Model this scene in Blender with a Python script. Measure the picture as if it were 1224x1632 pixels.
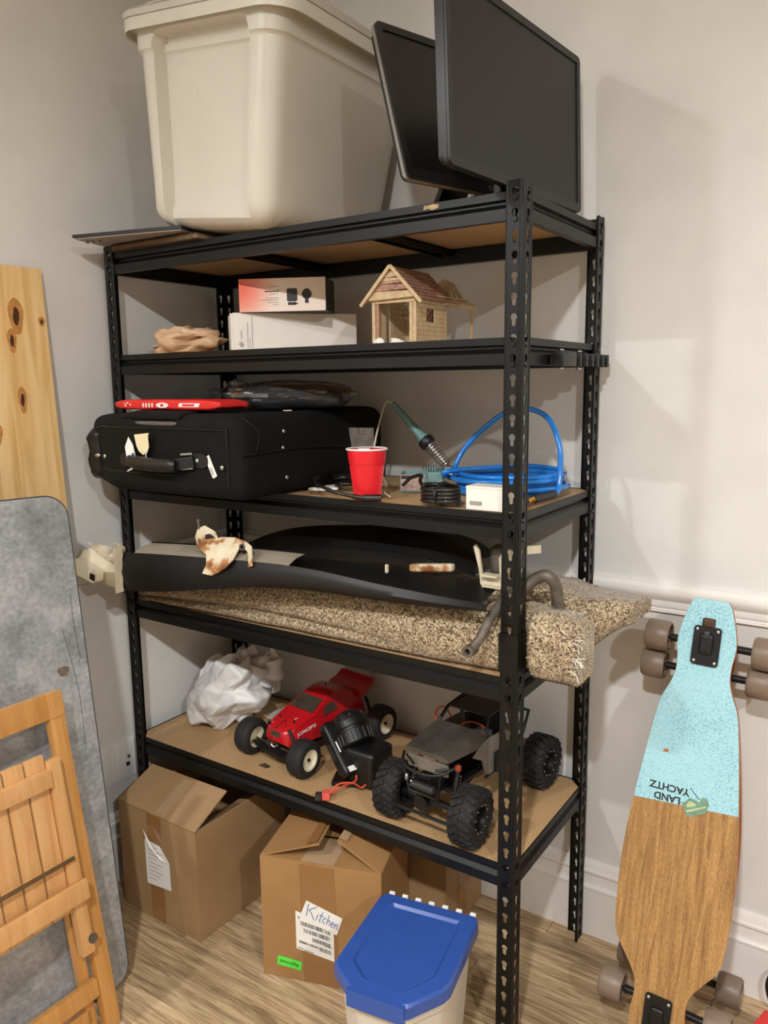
import bpy, bmesh, math, random
from mathutils import Vector, Matrix, Euler, noise
random.seed(7)
for o in list(bpy.data.objects): bpy.data.objects.remove(o)
scene = bpy.context.scene
COL = scene.collection
pi = math.pi
# ------------------------------------------------------------------ camera
YAW, PITCH, ROLL, FPX = 0.591564, -0.161234, -0.011627, 1252.9
cam_d = bpy.data.cameras.new('camera'); cam = bpy.data.objects.new('camera', cam_d); COL.objects.link(cam)
fwd = Vector((-math.sin(YAW)*math.cos(PITCH), math.cos(YAW)*math.cos(PITCH), math.sin(PITCH)))
rgt = Vector((math.cos(YAW), math.sin(YAW), 0)); upv = rgt.cross(fwd)
r2 = rgt*math.cos(ROLL) + upv*math.sin(ROLL); u2 = upv*math.cos(ROLL) - rgt*math.sin(ROLL)
Mc = Matrix((r2, u2, -fwd)).transposed().to_4x4(); Mc.translation = (1.847053, -1.410625, 1.457967)
cam.matrix_world = Mc
cam_d.sensor_fit = 'HORIZONTAL'; cam_d.sensor_width = 36.0; cam_d.lens = FPX*36.0/1224.0
cam_d.clip_start = 0.02
scene.camera = cam
# ------------------------------------------------------------------ world, exposure
w = bpy.data.worlds.new('world'); scene.world = w; w.use_nodes = True
w.node_tree.nodes['Background'].inputs[0].default_value = (1.0, 0.93, 0.84, 1); w.node_tree.nodes['Background'].inputs[1].default_value = 0.05
vs = scene.view_settings
vs.view_transform = 'Standard'; vs.look = 'None'; vs.gamma = 1.0; vs.use_curve_mapping = False; vs.exposure = 0.15
# ------------------------------------------------------------------ the room's ceiling lamps, one row in front of the rack, above and behind the camera
# (row distance and height from the shelf shadows on the left wall; middle and left placed sideways from the shelf-end and monitor shadows; right lamp assumed, continuing the row's spacing)
CEIL = 2.70
CANS = [('ceiling_lamp_middle_offscreen', 1.85, -2.1, 66), ('ceiling_lamp_left_offscreen', 0.12, -2.1, 30), ('ceiling_lamp_right_offscreen', 3.58, -2.1, 66)]
def can_light(name, x, y, watts):
    l = bpy.data.lights.new(name, 'AREA'); l.shape = 'DISK'; l.size = 0.13; l.energy = watts
    l.color = (0.965, 0.985, 1.0); l.spread = math.radians(176)
    o = bpy.data.objects.new(name, l); COL.objects.link(o); o.location = (x, y, CEIL-0.012)
    return o
for c_ in CANS: can_light(*c_)

# ------------------------------------------------------------------ materials
def srgb(h):
    if isinstance(h, str):
        h = h.lstrip('#'); c = [int(h[i:i+2], 16)/255 for i in (0, 2, 4)]
    else: c = [v/255 for v in h]
    return tuple((v/12.92 if v <= .04045 else ((v+.055)/1.055)**2.4) for v in c) + (1,)
MATS = {}
def newmat(name):
    m = bpy.data.materials.new(name); m.use_nodes = True; MATS[name] = m
    nt = m.node_tree; b = nt.nodes['Principled BSDF']
    return m, nt, b
def nd(nt, t, **kw):
    n = nt.nodes.new(t)
    for k, v in kw.items():
        if k.startswith('i_'): n.inputs[k[2:].replace('_', ' ')].default_value = v
        else: setattr(n, k, v)
    return n
def coords(nt, scale=(1, 1, 1), kind='Object', rot=(0, 0, 0)):
    tc = nd(nt, 'ShaderNodeTexCoord'); mp = nd(nt, 'ShaderNodeMapping')
    mp.inputs['Scale'].default_value = scale; mp.inputs['Rotation'].default_value = rot
    nt.links.new(tc.outputs[kind], mp.inputs[0]); return mp.outputs[0]
def ramp(nt, src, stops):
    r = nd(nt, 'ShaderNodeValToRGB'); e = r.color_ramp.elements
    while len(e) < len(stops): e.new(0.5)
    for i, (p, c) in enumerate(stops): e[i].position = p; e[i].color = c
    nt.links.new(src, r.inputs[0]); return r.outputs[0]
def bump(nt, b, src, strength, dist=0.002):
    n = nd(nt, 'ShaderNodeBump'); n.inputs['Strength'].default_value = strength; n.inputs['Distance'].default_value = dist
    nt.links.new(src, n.inputs['Height']); nt.links.new(n.outputs[0], b.inputs['Normal'])
def plain(name, col, rough=.5, metal=0., var=.12, vscale=30., bmp=0., bscale=200., coat=0., spec=.5, sub=None):
    """one colour with a slight mottling and an optional fine relief"""
    m, nt, b = newmat(name); c = srgb(col)
    co = coords(nt)
    n = nd(nt, 'ShaderNodeTexNoise'); n.inputs['Scale'].default_value = vscale; n.inputs['Detail'].default_value = 4
    nt.links.new(co, n.inputs['Vector'])
    lo = tuple(v*(1-var) for v in c[:3])+(1,); hi = tuple(min(1, v*(1+var)) for v in c[:3])+(1,)
    nt.links.new(ramp(nt, n.outputs['Fac'], [(.3, lo), (.7, hi)]), b.inputs['Base Color'])
    b.inputs['Roughness'].default_value = rough; b.inputs['Metallic'].default_value = metal
    b.inputs['Specular IOR Level'].default_value = spec; b.inputs['Coat Weight'].default_value = coat
    if bmp:
        n2 = nd(nt, 'ShaderNodeTexNoise'); n2.inputs['Scale'].default_value = bscale; n2.inputs['Detail'].default_value = 3
        nt.links.new(co, n2.inputs['Vector']); bump(nt, b, n2.outputs['Fac'], bmp)
    return m
def wood(name, c1, c2, c3, scale=(1, 1, 1), rough=.45, grain=14., bmp=.15, rot=(0, 0, 0), coat=0.):
    m, nt, b = newmat(name); co = coords(nt, scale, rot=rot)
    n = nd(nt, 'ShaderNodeTexNoise'); n.inputs['Scale'].default_value = grain; n.inputs['Detail'].default_value = 8; n.inputs['Roughness'].default_value = .65
    n.inputs['Distortion'].default_value = .6
    nt.links.new(co, n.inputs['Vector'])
    nt.links.new(ramp(nt, n.outputs['Fac'], [(.28, srgb(c1)), (.5, srgb(c2)), (.72, srgb(c3))]), b.inputs['Base Color'])
    b.inputs['Roughness'].default_value = rough; b.inputs['Coat Weight'].default_value = coat
    if bmp: bump(nt, b, n.outputs['Fac'], bmp, .001)
    return m
# ------------------------------------------------------------------ mesh builder
class MB:
    def __init__(s): s.v = []; s.f = []
    def add(s, vs, fs):
        k = len(s.v); s.v += [Vector(p) for p in vs]; s.f += [tuple(i+k for i in f) for f in fs]; return s
    def bm(s, bm, M=None):
        bm.verts.index_update()
        s.add([(M @ v.co if M else v.co.copy()) for v in bm.verts], [[v.index for v in f.verts] for f in bm.faces]); bm.free(); return s
    def box(s, c, size, bev=0., rot=None, seg=2):
        bm = bmesh.new(); bmesh.ops.create_cube(bm, size=1)
        bmesh.ops.scale(bm, vec=size, verts=bm.verts)
        if bev: bmesh.ops.bevel(bm, geom=bm.edges[:], offset=bev, segments=seg, affect='EDGES', profile=.7)
        M = Matrix.Translation(c) @ (rot.to_matrix().to_4x4() if isinstance(rot, Euler) else (rot.to_4x4() if rot else Matrix()))
        return s.bm(bm, M)
    def bb(s, lo, hi, bev=0.):
        lo, hi = Vector(lo), Vector(hi); return s.box((lo+hi)/2, hi-lo, bev)
    def bar(s, p0, p1, wx, wz, bev=0., up=(0, 0, 1)):
        """box from p0 to p1, wx wide and wz high"""
        p0, p1 = Vector(p0), Vector(p1); d = p1-p0; y = d.normalized(); upv_ = Vector(up)
        x = y.cross(upv_)
        x = x.normalized() if x.length > 1e-5 else Vector((1, 0, 0)); z = x.cross(y)
        R = Matrix((x, y, z)).transposed()
        return s.box((p0+p1)/2, (wx, d.length, wz), bev, R)
    def tube(s, path, r, n=8, closed=False, cap=True, flat=1.0, up=None):
        P = [Vector(p) for p in path]; m = len(P); rings = []; prev = None
        for i in range(m):
            a = P[(i-1) % m] if (closed or i) else P[i]; b = P[(i+1) % m] if (closed or i < m-1) else P[i]
            t = (b-a).normalized()
            if prev is None:
                ref = Vector(up) if up else (Vector((0, 0, 1)) if abs(t.z) < .9 else Vector((1, 0, 0)))
                x = ref.cross(t).normalized()
            else:
                x = (prev - t*prev.dot(t)); x = x.normalized() if x.length > 1e-6 else prev
            prev = x; y = t.cross(x)
            rr = r[i] if isinstance(r, (list, tuple)) else r
            rings.append([P[i] + x*(math.cos(2*pi*k/n)*rr) + y*(math.sin(2*pi*k/n)*rr*flat) for k in range(n)])
        return s.loft(rings, closed, cap)
    def loft(s, rings, closed=False, cap=True):
        k = len(s.v); n = len(rings[0]); m = len(rings)
        vs_ = [p for r in rings for p in r]; fs = []
        for i in range(m if closed else m-1):
            j = (i+1) % m
            for q in range(n): fs.append((i*n+q, i*n+(q+1) % n, j*n+(q+1) % n, j*n+q))
        if cap and not closed: fs.append(tuple(range(n-1, -1, -1))); fs.append(tuple((m-1)*n+q for q in range(n)))
        return s.add(vs_, fs)
    def grid(s, rows, closed_u=False):
        n = len(rows[0]); m = len(rows); fs = []
        for i in range(m-1):
            for q in range(n if closed_u else n-1): fs.append((i*n+q, i*n+(q+1) % n, (i+1)*n+(q+1) % n, (i+1)*n+q))
        return s.add([p for r in rows for p in r], fs)
    def cyl(s, p0, p1, r, r1=None, n=16): return s.tube([p0, p1], [r, r if r1 is None else r1], n)
    def lathe(s, prof, n=24, M=None):
        """prof: (radius, z) pairs; axis z"""
        M = M or Matrix()
        rings = [[M @ Vector((r*math.cos(2*pi*k/n), r*math.sin(2*pi*k/n), z)) for k in range(n)] for r, z in prof]
        return s.loft(rings, cap=True)
    def prism(s, pts, h, M=None):
        """closed 2-D outline extruded from z=0 to z=h"""
        M = M or Matrix(); n = len(pts)
        a = sum(pts[i][0]*pts[(i+1) % n][1]-pts[(i+1) % n][0]*pts[i][1] for i in range(n))
        if a < 0: pts = pts[::-1]
        vs_ = [M @ Vector((x, y, 0)) for x, y in pts] + [M @ Vector((x, y, h)) for x, y in pts]
        fs = [tuple(range(n-1, -1, -1)), tuple(range(n, 2*n))] + [(i, (i+1) % n, n+(i+1) % n, n+i) for i in range(n)]
        return s.add(vs_, fs)
    def ball(s, c, r, n=16, m=10, rot=None):
        r = (r, r, r) if not isinstance(r, (tuple, list)) else r
        bm = bmesh.new(); bmesh.ops.create_uvsphere(bm, u_segments=n, v_segments=m, radius=1)
        M = Matrix.Translation(c) @ (rot.to_matrix().to_4x4() if rot else Matrix()) @ Matrix.Diagonal((*r, 1))
        return s.bm(bm, M)
    def rbox(s, c, size, r, n=10, deform=None, M=None):
        """soft rounded box: finely divided so that it can be deformed"""
        bm = bmesh.new(); bmesh.ops.create_cube(bm, size=2); bmesh.ops.subdivide_edges(bm, edges=bm.edges[:], cuts=n, use_grid_fill=True)
        h = Vector(size)/2
        for v in bm.verts:
            p = Vector([math.copysign(abs(q)**.8, q)*hh for q, hh in zip(v.co, h)])
            inn = Vector([max(-hh+r, min(hh-r, q)) for q, hh in zip(p, h)]); d = p-inn
            if d.length > 1e-9: p = inn+d.normalized()*r
            if deform: p = deform(p)
            v.co = p+Vector(c)
        return s.bm(bm, M)
    def build(s, name, mat, parent=None, world=True, smooth=None, fix=True):
        me = bpy.data.meshes.new(name)
        if world and parent is not None:
            Mi = MAT.get(parent.name, Matrix()).inverted(); vv = [Mi @ p for p in s.v]
        else: vv = s.v
        me.from_pydata([tuple(p) for p in vv], [], s.f)
        if fix:
            bm = bmesh.new(); bm.from_mesh(me); bmesh.ops.recalc_face_normals(bm, faces=bm.faces); bm.to_mesh(me); bm.free()
        if smooth is not None:
            me.polygons.foreach_set('use_smooth', [True]*len(me.polygons))
            if smooth < 179: me.set_sharp_from_angle(angle=math.radians(smooth))
        me.materials.append(MATS[mat] if isinstance(mat, str) else mat)
        o = bpy.data.objects.new(name, me); COL.objects.link(o)
        if parent is not None:
            o.parent = parent; MAT[o.name] = MAT.get(parent.name, Matrix()).copy()
        return o
MAT = {}
def tag(o, label, cat, group=None):
    o['label'] = label; o['category'] = cat
    if group: o['group'] = group
    return o
def thing(name, label, cat, loc=(0, 0, 0), rot=(0, 0, 0), group=None, M=None):
    o = bpy.data.objects.new(name, None); COL.objects.link(o); o.empty_display_size = .02
    M = M or (Matrix.Translation(loc) @ Euler(rot).to_matrix().to_4x4())
    o.matrix_world = M; MAT[o.name] = M.copy()
    return tag(o, label, cat, group)
def struct(o): o['kind'] = 'structure'; return o
def copy_part(o, parent, **kw):
    c = o.copy(); COL.objects.link(c); c.parent = parent; MAT[c.name] = MAT.get(parent.name, Matrix()).copy()
    return c
def text_part(txt, size, mat, parent, M, depth=.0003, name='lettering', shear=0., align='LEFT', bold=0.):
    cu = bpy.data.curves.new(name, 'FONT'); cu.body = txt; cu.size = size; cu.extrude = depth; cu.shear = shear; cu.align_x = align; cu.resolution_u = 2; cu.offset = bold
    t = bpy.data.objects.new(name, cu); COL.objects.link(t)
    dg = bpy.context.evaluated_depsgraph_get(); me = bpy.data.meshes.new_from_object(t.evaluated_get(dg))
    bpy.data.objects.remove(t)
    Mi = MAT.get(parent.name, Matrix()).inverted() @ M
    me.transform(Mi); me.materials.clear(); me.materials.append(MATS[mat])
    o = bpy.data.objects.new(name, me); COL.objects.link(o); o.parent = parent; MAT[o.name] = MAT.get(parent.name, Matrix()).copy()
    return o
def frame(o, x, y):
    """matrix with origin o, axes x, y and z = x cross y"""
    x = Vector(x).normalized(); z = x.cross(Vector(y)).normalized(); y = z.cross(x)
    M = Matrix((x, y, z)).transposed().to_4x4(); M.translation = o; return M
def spline(pts, n=8, closed=False):
    P = [Vector(p) for p in pts]; out = []; m = len(P)
    for i in range(m if closed else m-1):
        p0, p1, p2, p3 = (P[(i-1) % m] if closed or i else P[0]), P[i], P[(i+1) % m], (P[(i+2) % m] if closed or i < m-2 else P[-1])
        for k in range(n):
            t = k/n
            out.append(.5*((2*p1)+(p2-p0)*t+(2*p0-5*p1+4*p2-p3)*t*t+(3*p1-p0-3*p2+p3)*t**3))
    if not closed: out.append(P[-1])
    return out
def rrect(a, b, r, n=5, cx=0, cy=0):
    """rounded rectangle outline, half sizes a, b"""
    out = []
    for sx, sy, a0 in ((1, 1, 0), (-1, 1, 90), (-1, -1, 180), (1, -1, 270)):
        for k in range(n+1):
            t = math.radians(a0+90*k/n); out.append((cx+sx*(a-r)+r*math.cos(t), cy+sy*(b-r)+r*math.sin(t)))
    return out
def smooth01(t): t = max(0., min(1., t)); return t*t*(3-2*t)
def lerp_tab(tab, x):
    if x <= tab[0][0]: return tab[0][1]
    for (a, va), (b, vb) in zip(tab, tab[1:]):
        if x <= b: return va+(vb-va)*(x-a)/(b-a)
    return tab[-1][1]
def smooth_tab(tab, x):
    if x <= tab[0][0]: return tab[0][1]
    for (a, va), (b, vb) in zip(tab, tab[1:]):
        if x <= b: return va+(vb-va)*smooth01((x-a)/(b-a))
    return tab[-1][1]
# ================================================================== materials used by the setting
def wall_mat():
    m, nt, b = newmat('wall_paint'); co = coords(nt)
    n = nd(nt, 'ShaderNodeTexNoise'); n.inputs['Scale'].default_value = 9; n.inputs['Detail'].default_value = 6; nt.links.new(co, n.inputs['Vector'])
    nt.links.new(ramp(nt, n.outputs['Fac'], [(.3, srgb((223, 221, 216))), (.7, srgb((230, 228, 223)))]), b.inputs['Base Color'])
    b.inputs['Roughness'].default_value = .62
    n2 = nd(nt, 'ShaderNodeTexNoise'); n2.inputs['Scale'].default_value = 22; n2.inputs['Detail'].default_value = 5; nt.links.new(co, n2.inputs['Vector'])
    bump(nt, b, n2.outputs['Fac'], .10, .004)
wall_mat()
plain('trim_paint', (240, 236, 230), .32, var=.02, bmp=.02, bscale=40)
plain('ceiling_paint', (236, 234, 230), .8, var=.02)
plain('cover_plate', (238, 236, 232), .3, var=.01)
plain('steel', (190, 190, 188), .28, 1., var=.05)
plain('dark_slot', (25, 24, 23), .6)
def plank_mat(name, cols, seed):
    m, nt, b = newmat(name)
    tc = nd(nt, 'ShaderNodeTexCoord'); oi = nd(nt, 'ShaderNodeObjectInfo')
    mp = nd(nt, 'ShaderNodeMapping'); mp.inputs['Scale'].default_value = (1.6, 22, 6)
    nt.links.new(tc.outputs['Object'], mp.inputs[0])
    add = nd(nt, 'ShaderNodeVectorMath', operation='ADD'); mul = nd(nt, 'ShaderNodeVectorMath', operation='SCALE')
    cmb = nd(nt, 'ShaderNodeCombineXYZ'); nt.links.new(oi.outputs['Random'], cmb.inputs[0]); nt.links.new(oi.outputs['Random'], cmb.inputs[1])
    nt.links.new(cmb.outputs[0], mul.inputs[0]); mul.inputs['Scale'].default_value = 37.
    nt.links.new(mp.outputs[0], add.inputs[0]); nt.links.new(mul.outputs[0], add.inputs[1])
    n = nd(nt, 'ShaderNodeTexNoise'); n.inputs['Scale'].default_value = 1.3; n.inputs['Detail'].default_value = 5; n.inputs['Roughness'].default_value = .6; n.inputs['Distortion'].default_value = 1.6
    nt.links.new(add.outputs[0], n.inputs['Vector'])
    st = nd(nt, 'ShaderNodeVectorMath', operation='MULTIPLY'); st.inputs[1].default_value = (3.2, 5.2, 1); nt.links.new(add.outputs[0], st.inputs[0])
    n2 = nd(nt, 'ShaderNodeTexNoise'); n2.inputs['Scale'].default_value = 1.6; n2.inputs['Detail'].default_value = 6; n2.inputs['Roughness'].default_value = .75; n2.inputs['Distortion'].default_value = .8
    nt.links.new(st.outputs[0], n2.inputs['Vector'])
    fm = nd(nt, 'ShaderNodeMath', operation='MULTIPLY_ADD'); nt.links.new(n2.outputs['Fac'], fm.inputs[0]); fm.inputs[1].default_value = .55
    hm = nd(nt, 'ShaderNodeMath', operation='MULTIPLY'); nt.links.new(n.outputs['Fac'], hm.inputs[0]); hm.inputs[1].default_value = .45; nt.links.new(hm.outputs[0], fm.inputs[2])
    c = ramp(nt, fm.outputs[0], [(.34, srgb(cols[0])), (.45, srgb(cols[1])), (.54, srgb(cols[2])), (.66, srgb(cols[3]))])
    hv = nd(nt, 'ShaderNodeHueSaturation'); mr = nd(nt, 'ShaderNodeMapRange')
    nt.links.new(oi.outputs['Random'], mr.inputs[0]); mr.inputs['To Min'].default_value = .72; mr.inputs['To Max'].default_value = 1.12
    nt.links.new(mr.outputs[0], hv.inputs['Value']); nt.links.new(c, hv.inputs['Color'])
    nt.links.new(hv.outputs[0], b.inputs['Base Color'])
    b.inputs['Roughness'].default_value = .5
    bump(nt, b, n2.outputs['Fac'], .2, .001)
plank_mat('floor_plank', [(112, 90, 68), (160, 133, 100), (200, 172, 132), (228, 206, 168)], 1)
plain('subfloor', (60, 48, 38), .8)

# ================================================================== room shell
XL, YB, XR, YF = -0.035, 0.472, 6.0, -6.0     # left wall, back wall, unseen right wall, unseen front wall
def slab(name, lo, hi, mat):
    return struct(MB().bb(lo, hi).build(name, mat))
floor = slab('floor', (XL-.1, YF-.1, -.06), (XR+.1, YB+.1, -.0005-.008), 'subfloor')
slab('wall_back', (XL-.1, YB, 0), (XR+.1, YB+.1, CEIL), 'wall_paint')
slab('wall_left', (XL-.1, YF, 0), (XL, YB, CEIL), 'wall_paint')
slab('wall_right', (XR, YF, 0), (XR+.1, YB, CEIL), 'wall_paint')
slab('wall_front', (XL-.1, YF-.1, 0), (XR+.1, YF, CEIL), 'wall_paint')
slab('ceiling', (XL-.1, YF-.1, CEIL), (XR+.1, YB+.1, CEIL+.08), 'ceiling_paint')
# floor planks: rows run along the back wall, each plank is a part of the floor
edges = [YB, .402]
while edges[-1] > -1.7: edges.append(edges[-1]-.181)
rows_x = {0: [.55, 1.137, 2.2], 1: [.12, 1.56, 2.4], 2: [.62, 1.03, 2.3], 3: [.33, 1.44, 2.5], 4: [.9, 2.0], 5: [.30, 1.25, 2.3]}
pcache = {}
for i in range(len(edges)-1):
    y1, y0 = edges[i], edges[i+1]
    cuts = [XL] + rows_x.get(i, [(.4+.37*i) % 1.1, (.4+.37*i) % 1.1+1.22]) + [3.0]
    for a, b_ in zip(cuts, cuts[1:]):
        L, Wd = b_-a-.0012, y1-y0-.0012
        key = (round(L, 4), round(Wd, 4))
        if key not in pcache:
            p = MB().box((0, 0, -.004), (L, Wd, .008), .0008, seg=1).build('plank', 'floor_plank', floor, world=False); pcache[key] = p
        else: p = copy_part(pcache[key], floor)
        p.location = ((a+b_)/2, (y0+y1)/2, 0)
if True:
    m_ = MB().bb((3.0, YF, -.008), (XR, YB, 0)).bb((XL, YF, -.008), (3.0, edges[-1], 0)).build('far_planks', 'floor_plank', floor); m_['kind'] = 'stuff'
# baseboards and chair rails: profile (offset from wall, z) swept along the wall
BASE = [(0, 0), (.016, 0), (.016, .132), (.019, .134), (.019, .140), (.014, .146), (.0125, .150), (.0125, .176), (.018, .180), (.018, .186), (.012, .189), (.011, .197), (.006, .207), (.004, .2105), (0, .2105)]
RAIL = [(0, .912), (.008, .912), (.010, .9145), (.007, .917), (.010, .9195), (.007, .922), (.010, .926), (.011, .930), (.011, .942), (.016, .948), (.022, .957), (.024, .966), (.022, .974), (.016, .978), (.011, .980), (.011, .984), (0, .985)]
def sweep_back(name, prof, x0, x1):
    r = [[Vector((x, YB-d, z)) for d, z in prof] for x in (x0, x1)]
    struct(MB().loft(r).build(name, 'trim_paint', smooth=35))
def sweep_left(name, prof, y0, y1):
    r = [[Vector((XL+d, y, z)) for d, z in prof] for y in (y0, y1)]
    struct(MB().loft(r).build(name, 'trim_paint', smooth=35))
sweep_back('baseboard_back', BASE, XL+.02, XR); sweep_left('baseboard_left', BASE, YF, YB)
sweep_back('trim_1', RAIL, XL+.02, XR); sweep_left('trim_2', RAIL, YF, YB)
# two cover plates low on the left wall
def plate(label, y0, y1, z0, z1, jack):
    t = thing('wall_plate', label, 'wall plate', (XL, (y0+y1)/2, z0))
    MB().box((XL+.0035, (y0+y1)/2, (z0+z1)/2), (.0065, y1-y0, z1-z0), .0028).build('cover', 'cover_plate', t, smooth=40)
    yc, zc = (y0+y1)/2, (z0+z1)/2
    for dz in ((z1-z0)/2-.012, -(z1-z0)/2+.012): MB().cyl((XL+.006, yc, zc+dz), (XL+.0075, yc, zc+dz), .003, n=10).build('screw', 'cover_plate', t)
    if jack:
        MB().cyl((XL+.006, yc+.006, zc+.012), (XL+.016, yc+.006, zc+.012), .0048, n=6).build('coax_jack', 'steel', t)
        MB().box((XL+.008, yc+.006, zc-.014), (.006, .011, .010), .001).build('phone_jack', 'dark_slot', t)
    else:
        MB().box((XL+.0075, yc, zc), (.003, .034, .067), .001).build('rocker', 'cover_plate', t)
plate('white cover plate with coax jack beside the black shelf post', -.055, .018, .300, .418, True)
plate('plain white rocker cover plate beside the grey table top', -.150, -.072, .300, .418, False)
# ================================================================== storage rack
RW, RD, RH, PITCH_H = 1.2192, .4474, 1.8288, .0381
def zk(k): return RH-.01905-PITCH_H*(k-1)
SH = [zk(1), zk(8), zk(17), zk(26), zk(37)]
plain('black_steel', (11, 11, 11), .40, .0, var=.08, bmp=.02, bscale=300, spec=.34)
def particle_board():
    m, nt, b = newmat('particle_board'); co = coords(nt)
    n = nd(nt, 'ShaderNodeTexNoise'); n.inputs['Scale'].default_value = 260; n.inputs['Detail'].default_value = 3; nt.links.new(co, n.inputs['Vector'])
    n2 = nd(nt, 'ShaderNodeTexNoise'); n2.inputs['Scale'].default_value = 4; n2.inputs['Detail'].default_value = 5; nt.links.new(co, n2.inputs['Vector'])
    mx = nd(nt, 'ShaderNodeMix', data_type='RGBA'); mx.inputs[0].default_value = .4
    nt.links.new(ramp(nt, n.outputs['Fac'], [(.35, srgb((160, 126, 86))), (.65, srgb((202, 166, 120)))]), mx.inputs[6])
    nt.links.new(ramp(nt, n2.outputs['Fac'], [(.35, srgb((170, 135, 93))), (.65, srgb((198, 162, 118)))]), mx.inputs[7])
    nt.links.new(mx.outputs[2], b.inputs['Base Color']); b.inputs['Roughness'].default_value = .55
particle_board()
rack = thing('storage_shelf', 'tall black steel five-tier rack with keyhole posts and particle board shelves', 'shelf', (0, 0, 0))
FW, TH = .0355, .0018
# one keyhole cell as 2-D triangles: u across the flange (0..FW), z -half..half
def keyhole_cell():
    hole = []
    a0, a1 = math.radians(-52), math.radians(232)
    for k in range(13):
        a = a0+(a1-a0)*k/12; hole.append((.0185+.0068*math.cos(a), .0068*math.sin(a)))
    for k in range(6):
        a = pi+pi*k/5; hole.append((.0185+.0040*math.cos(a), -.0135+.0040*math.sin(a)))
    hz = PITCH_H/2
    outer = [(0, -hz), (FW, -hz), (FW, hz), (0, hz)]
    bm = bmesh.new(); vo = [bm.verts.new((x, y, 0)) for x, y in outer]; vh = [bm.verts.new((x, y, 0)) for x, y in hole]
    ed = [bm.edges.new((vo[i], vo[(i+1) % 4])) for i in range(4)] + [bm.edges.new((vh[i], vh[(i+1) % len(vh)])) for i in range(len(vh))]
    bmesh.ops.triangle_fill(bm, edges=ed, use_beauty=True)
    bm.verts.index_update()
    tris = [[v.index for v in f.verts] for f in bm.faces]
    # drop triangles that fell inside the hole
    co = [(v.co.x, v.co.y) for v in bm.verts]; bm.free()
    keep = [t for t in tris if not all(i >= 4 for i in t) or True]
    def inside(p):
        c = False; n = len(hole)
        for i in range(n):
            x1, y1 = hole[i]; x2, y2 = hole[(i+1) % n]
            if (y1 > p[1]) != (y2 > p[1]) and p[0] < (x2-x1)*(p[1]-y1)/(y2-y1)+x1: c = not c
        return c
    keep = [t for t in tris if not inside((sum(co[i][0] for i in t)/3, sum(co[i][1] for i in t)/3))]
    return co, keep, len(hole)
KC, KT, KN = keyhole_cell()
def post(cx, cy, sx, sy):
    """L post with outer corner at (cx, cy); flanges run inward along sx and sy"""
    mb = MB()
    for ax in (0, 1):
        for k in range(1, 49):
            zc = zk(k)
            vs_ = []
            for off in (0, TH):
                for u, z in KC:
                    z2 = z+zc
                    vs_.append(Vector((cx+sx*u, cy+sy*off, z2)) if ax == 0 else Vector((cx+sx*off, cy+sy*u, z2)))
            n = len(KC); fs = [tuple(t) for t in KT]+[tuple(i+n for i in t[::-1]) for t in KT]
            for i in range(KN):
                a, b_ = 4+i, 4+(i+1) % KN; fs.append((a, b_, b_+n, a+n))
            mb.add(vs_, fs)
        # returned lip on the free edge, rolled outer corner
        e = FW-.001
        if ax == 0: mb.bb(sorted2((cx+sx*e, cy, 0), (cx+sx*(e+.0018), cy+sy*.006, RH))[0], sorted2((cx+sx*e, cy, 0), (cx+sx*(e+.0018), cy+sy*.006, RH))[1])
        else: mb.bb(*sorted2((cx, cy+sy*e, 0), (cx+sx*.006, cy+sy*(e+.0018), RH)))
    for ux, uy in ((.0012, .0012), (.0075, .0006), (.0006, .0075), (FW, .0006), (.0006, FW)):
        mb.tube([(cx+sx*ux, cy+sy*uy, 0), (cx+sx*ux, cy+sy*uy, RH+.0008)], .0019, 6)
    return mb.build('post', 'black_steel', rack, fix=False)
def sorted2(a, b_): return tuple(min(p, q) for p, q in zip(a, b_)), tuple(max(p, q) for p, q in zip(a, b_))
for cx, cy, sx, sy in ((0, 0, 1, 1), (RW, 0, -1, 1), (RW, RD, -1, -1), (0, RD, 1, -1)):
    p = post(cx, cy, sx, sy)
    # sleeve that joins the two post halves
    mb = MB(); z0, z1 = .872, .955
    mb.bb(*sorted2((cx-sx*.003, cy-sy*.003, z0), (cx+sx*(FW+.002), cy-sy*.0012, z1)))
    mb.bb(*sorted2((cx-sx*.003, cy-sy*.003, z0), (cx-sx*.0012, cy+sy*(FW+.002), z1)))
    mb.bb(*sorted2((cx+sx*(FW+.0018), cy-sy*.003, z0), (cx+sx*(FW+.0045), cy+sy*.006, z1)))
    mb.bb(*sorted2((cx-sx*.003, cy+sy*(FW+.0018), z0), (cx+sx*.006, cy+sy*(FW+.0045), z1)))
    mb.bb(*sorted2((cx+sx*.012, cy-sy*.0042, .913), (cx+sx*.024, cy-sy*.003, .915)))
    mb.build('post_sleeve', 'black_steel', p)
PROF = [(.004, .0012), (.004, -.013), (.0125, -.0165), (.0125, -.020), (.0024, -.0295), (.0024, -.051), (.018, -.051), (.018, -.0135), (.0068, -.0135), (.0068, .0012)]
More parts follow.
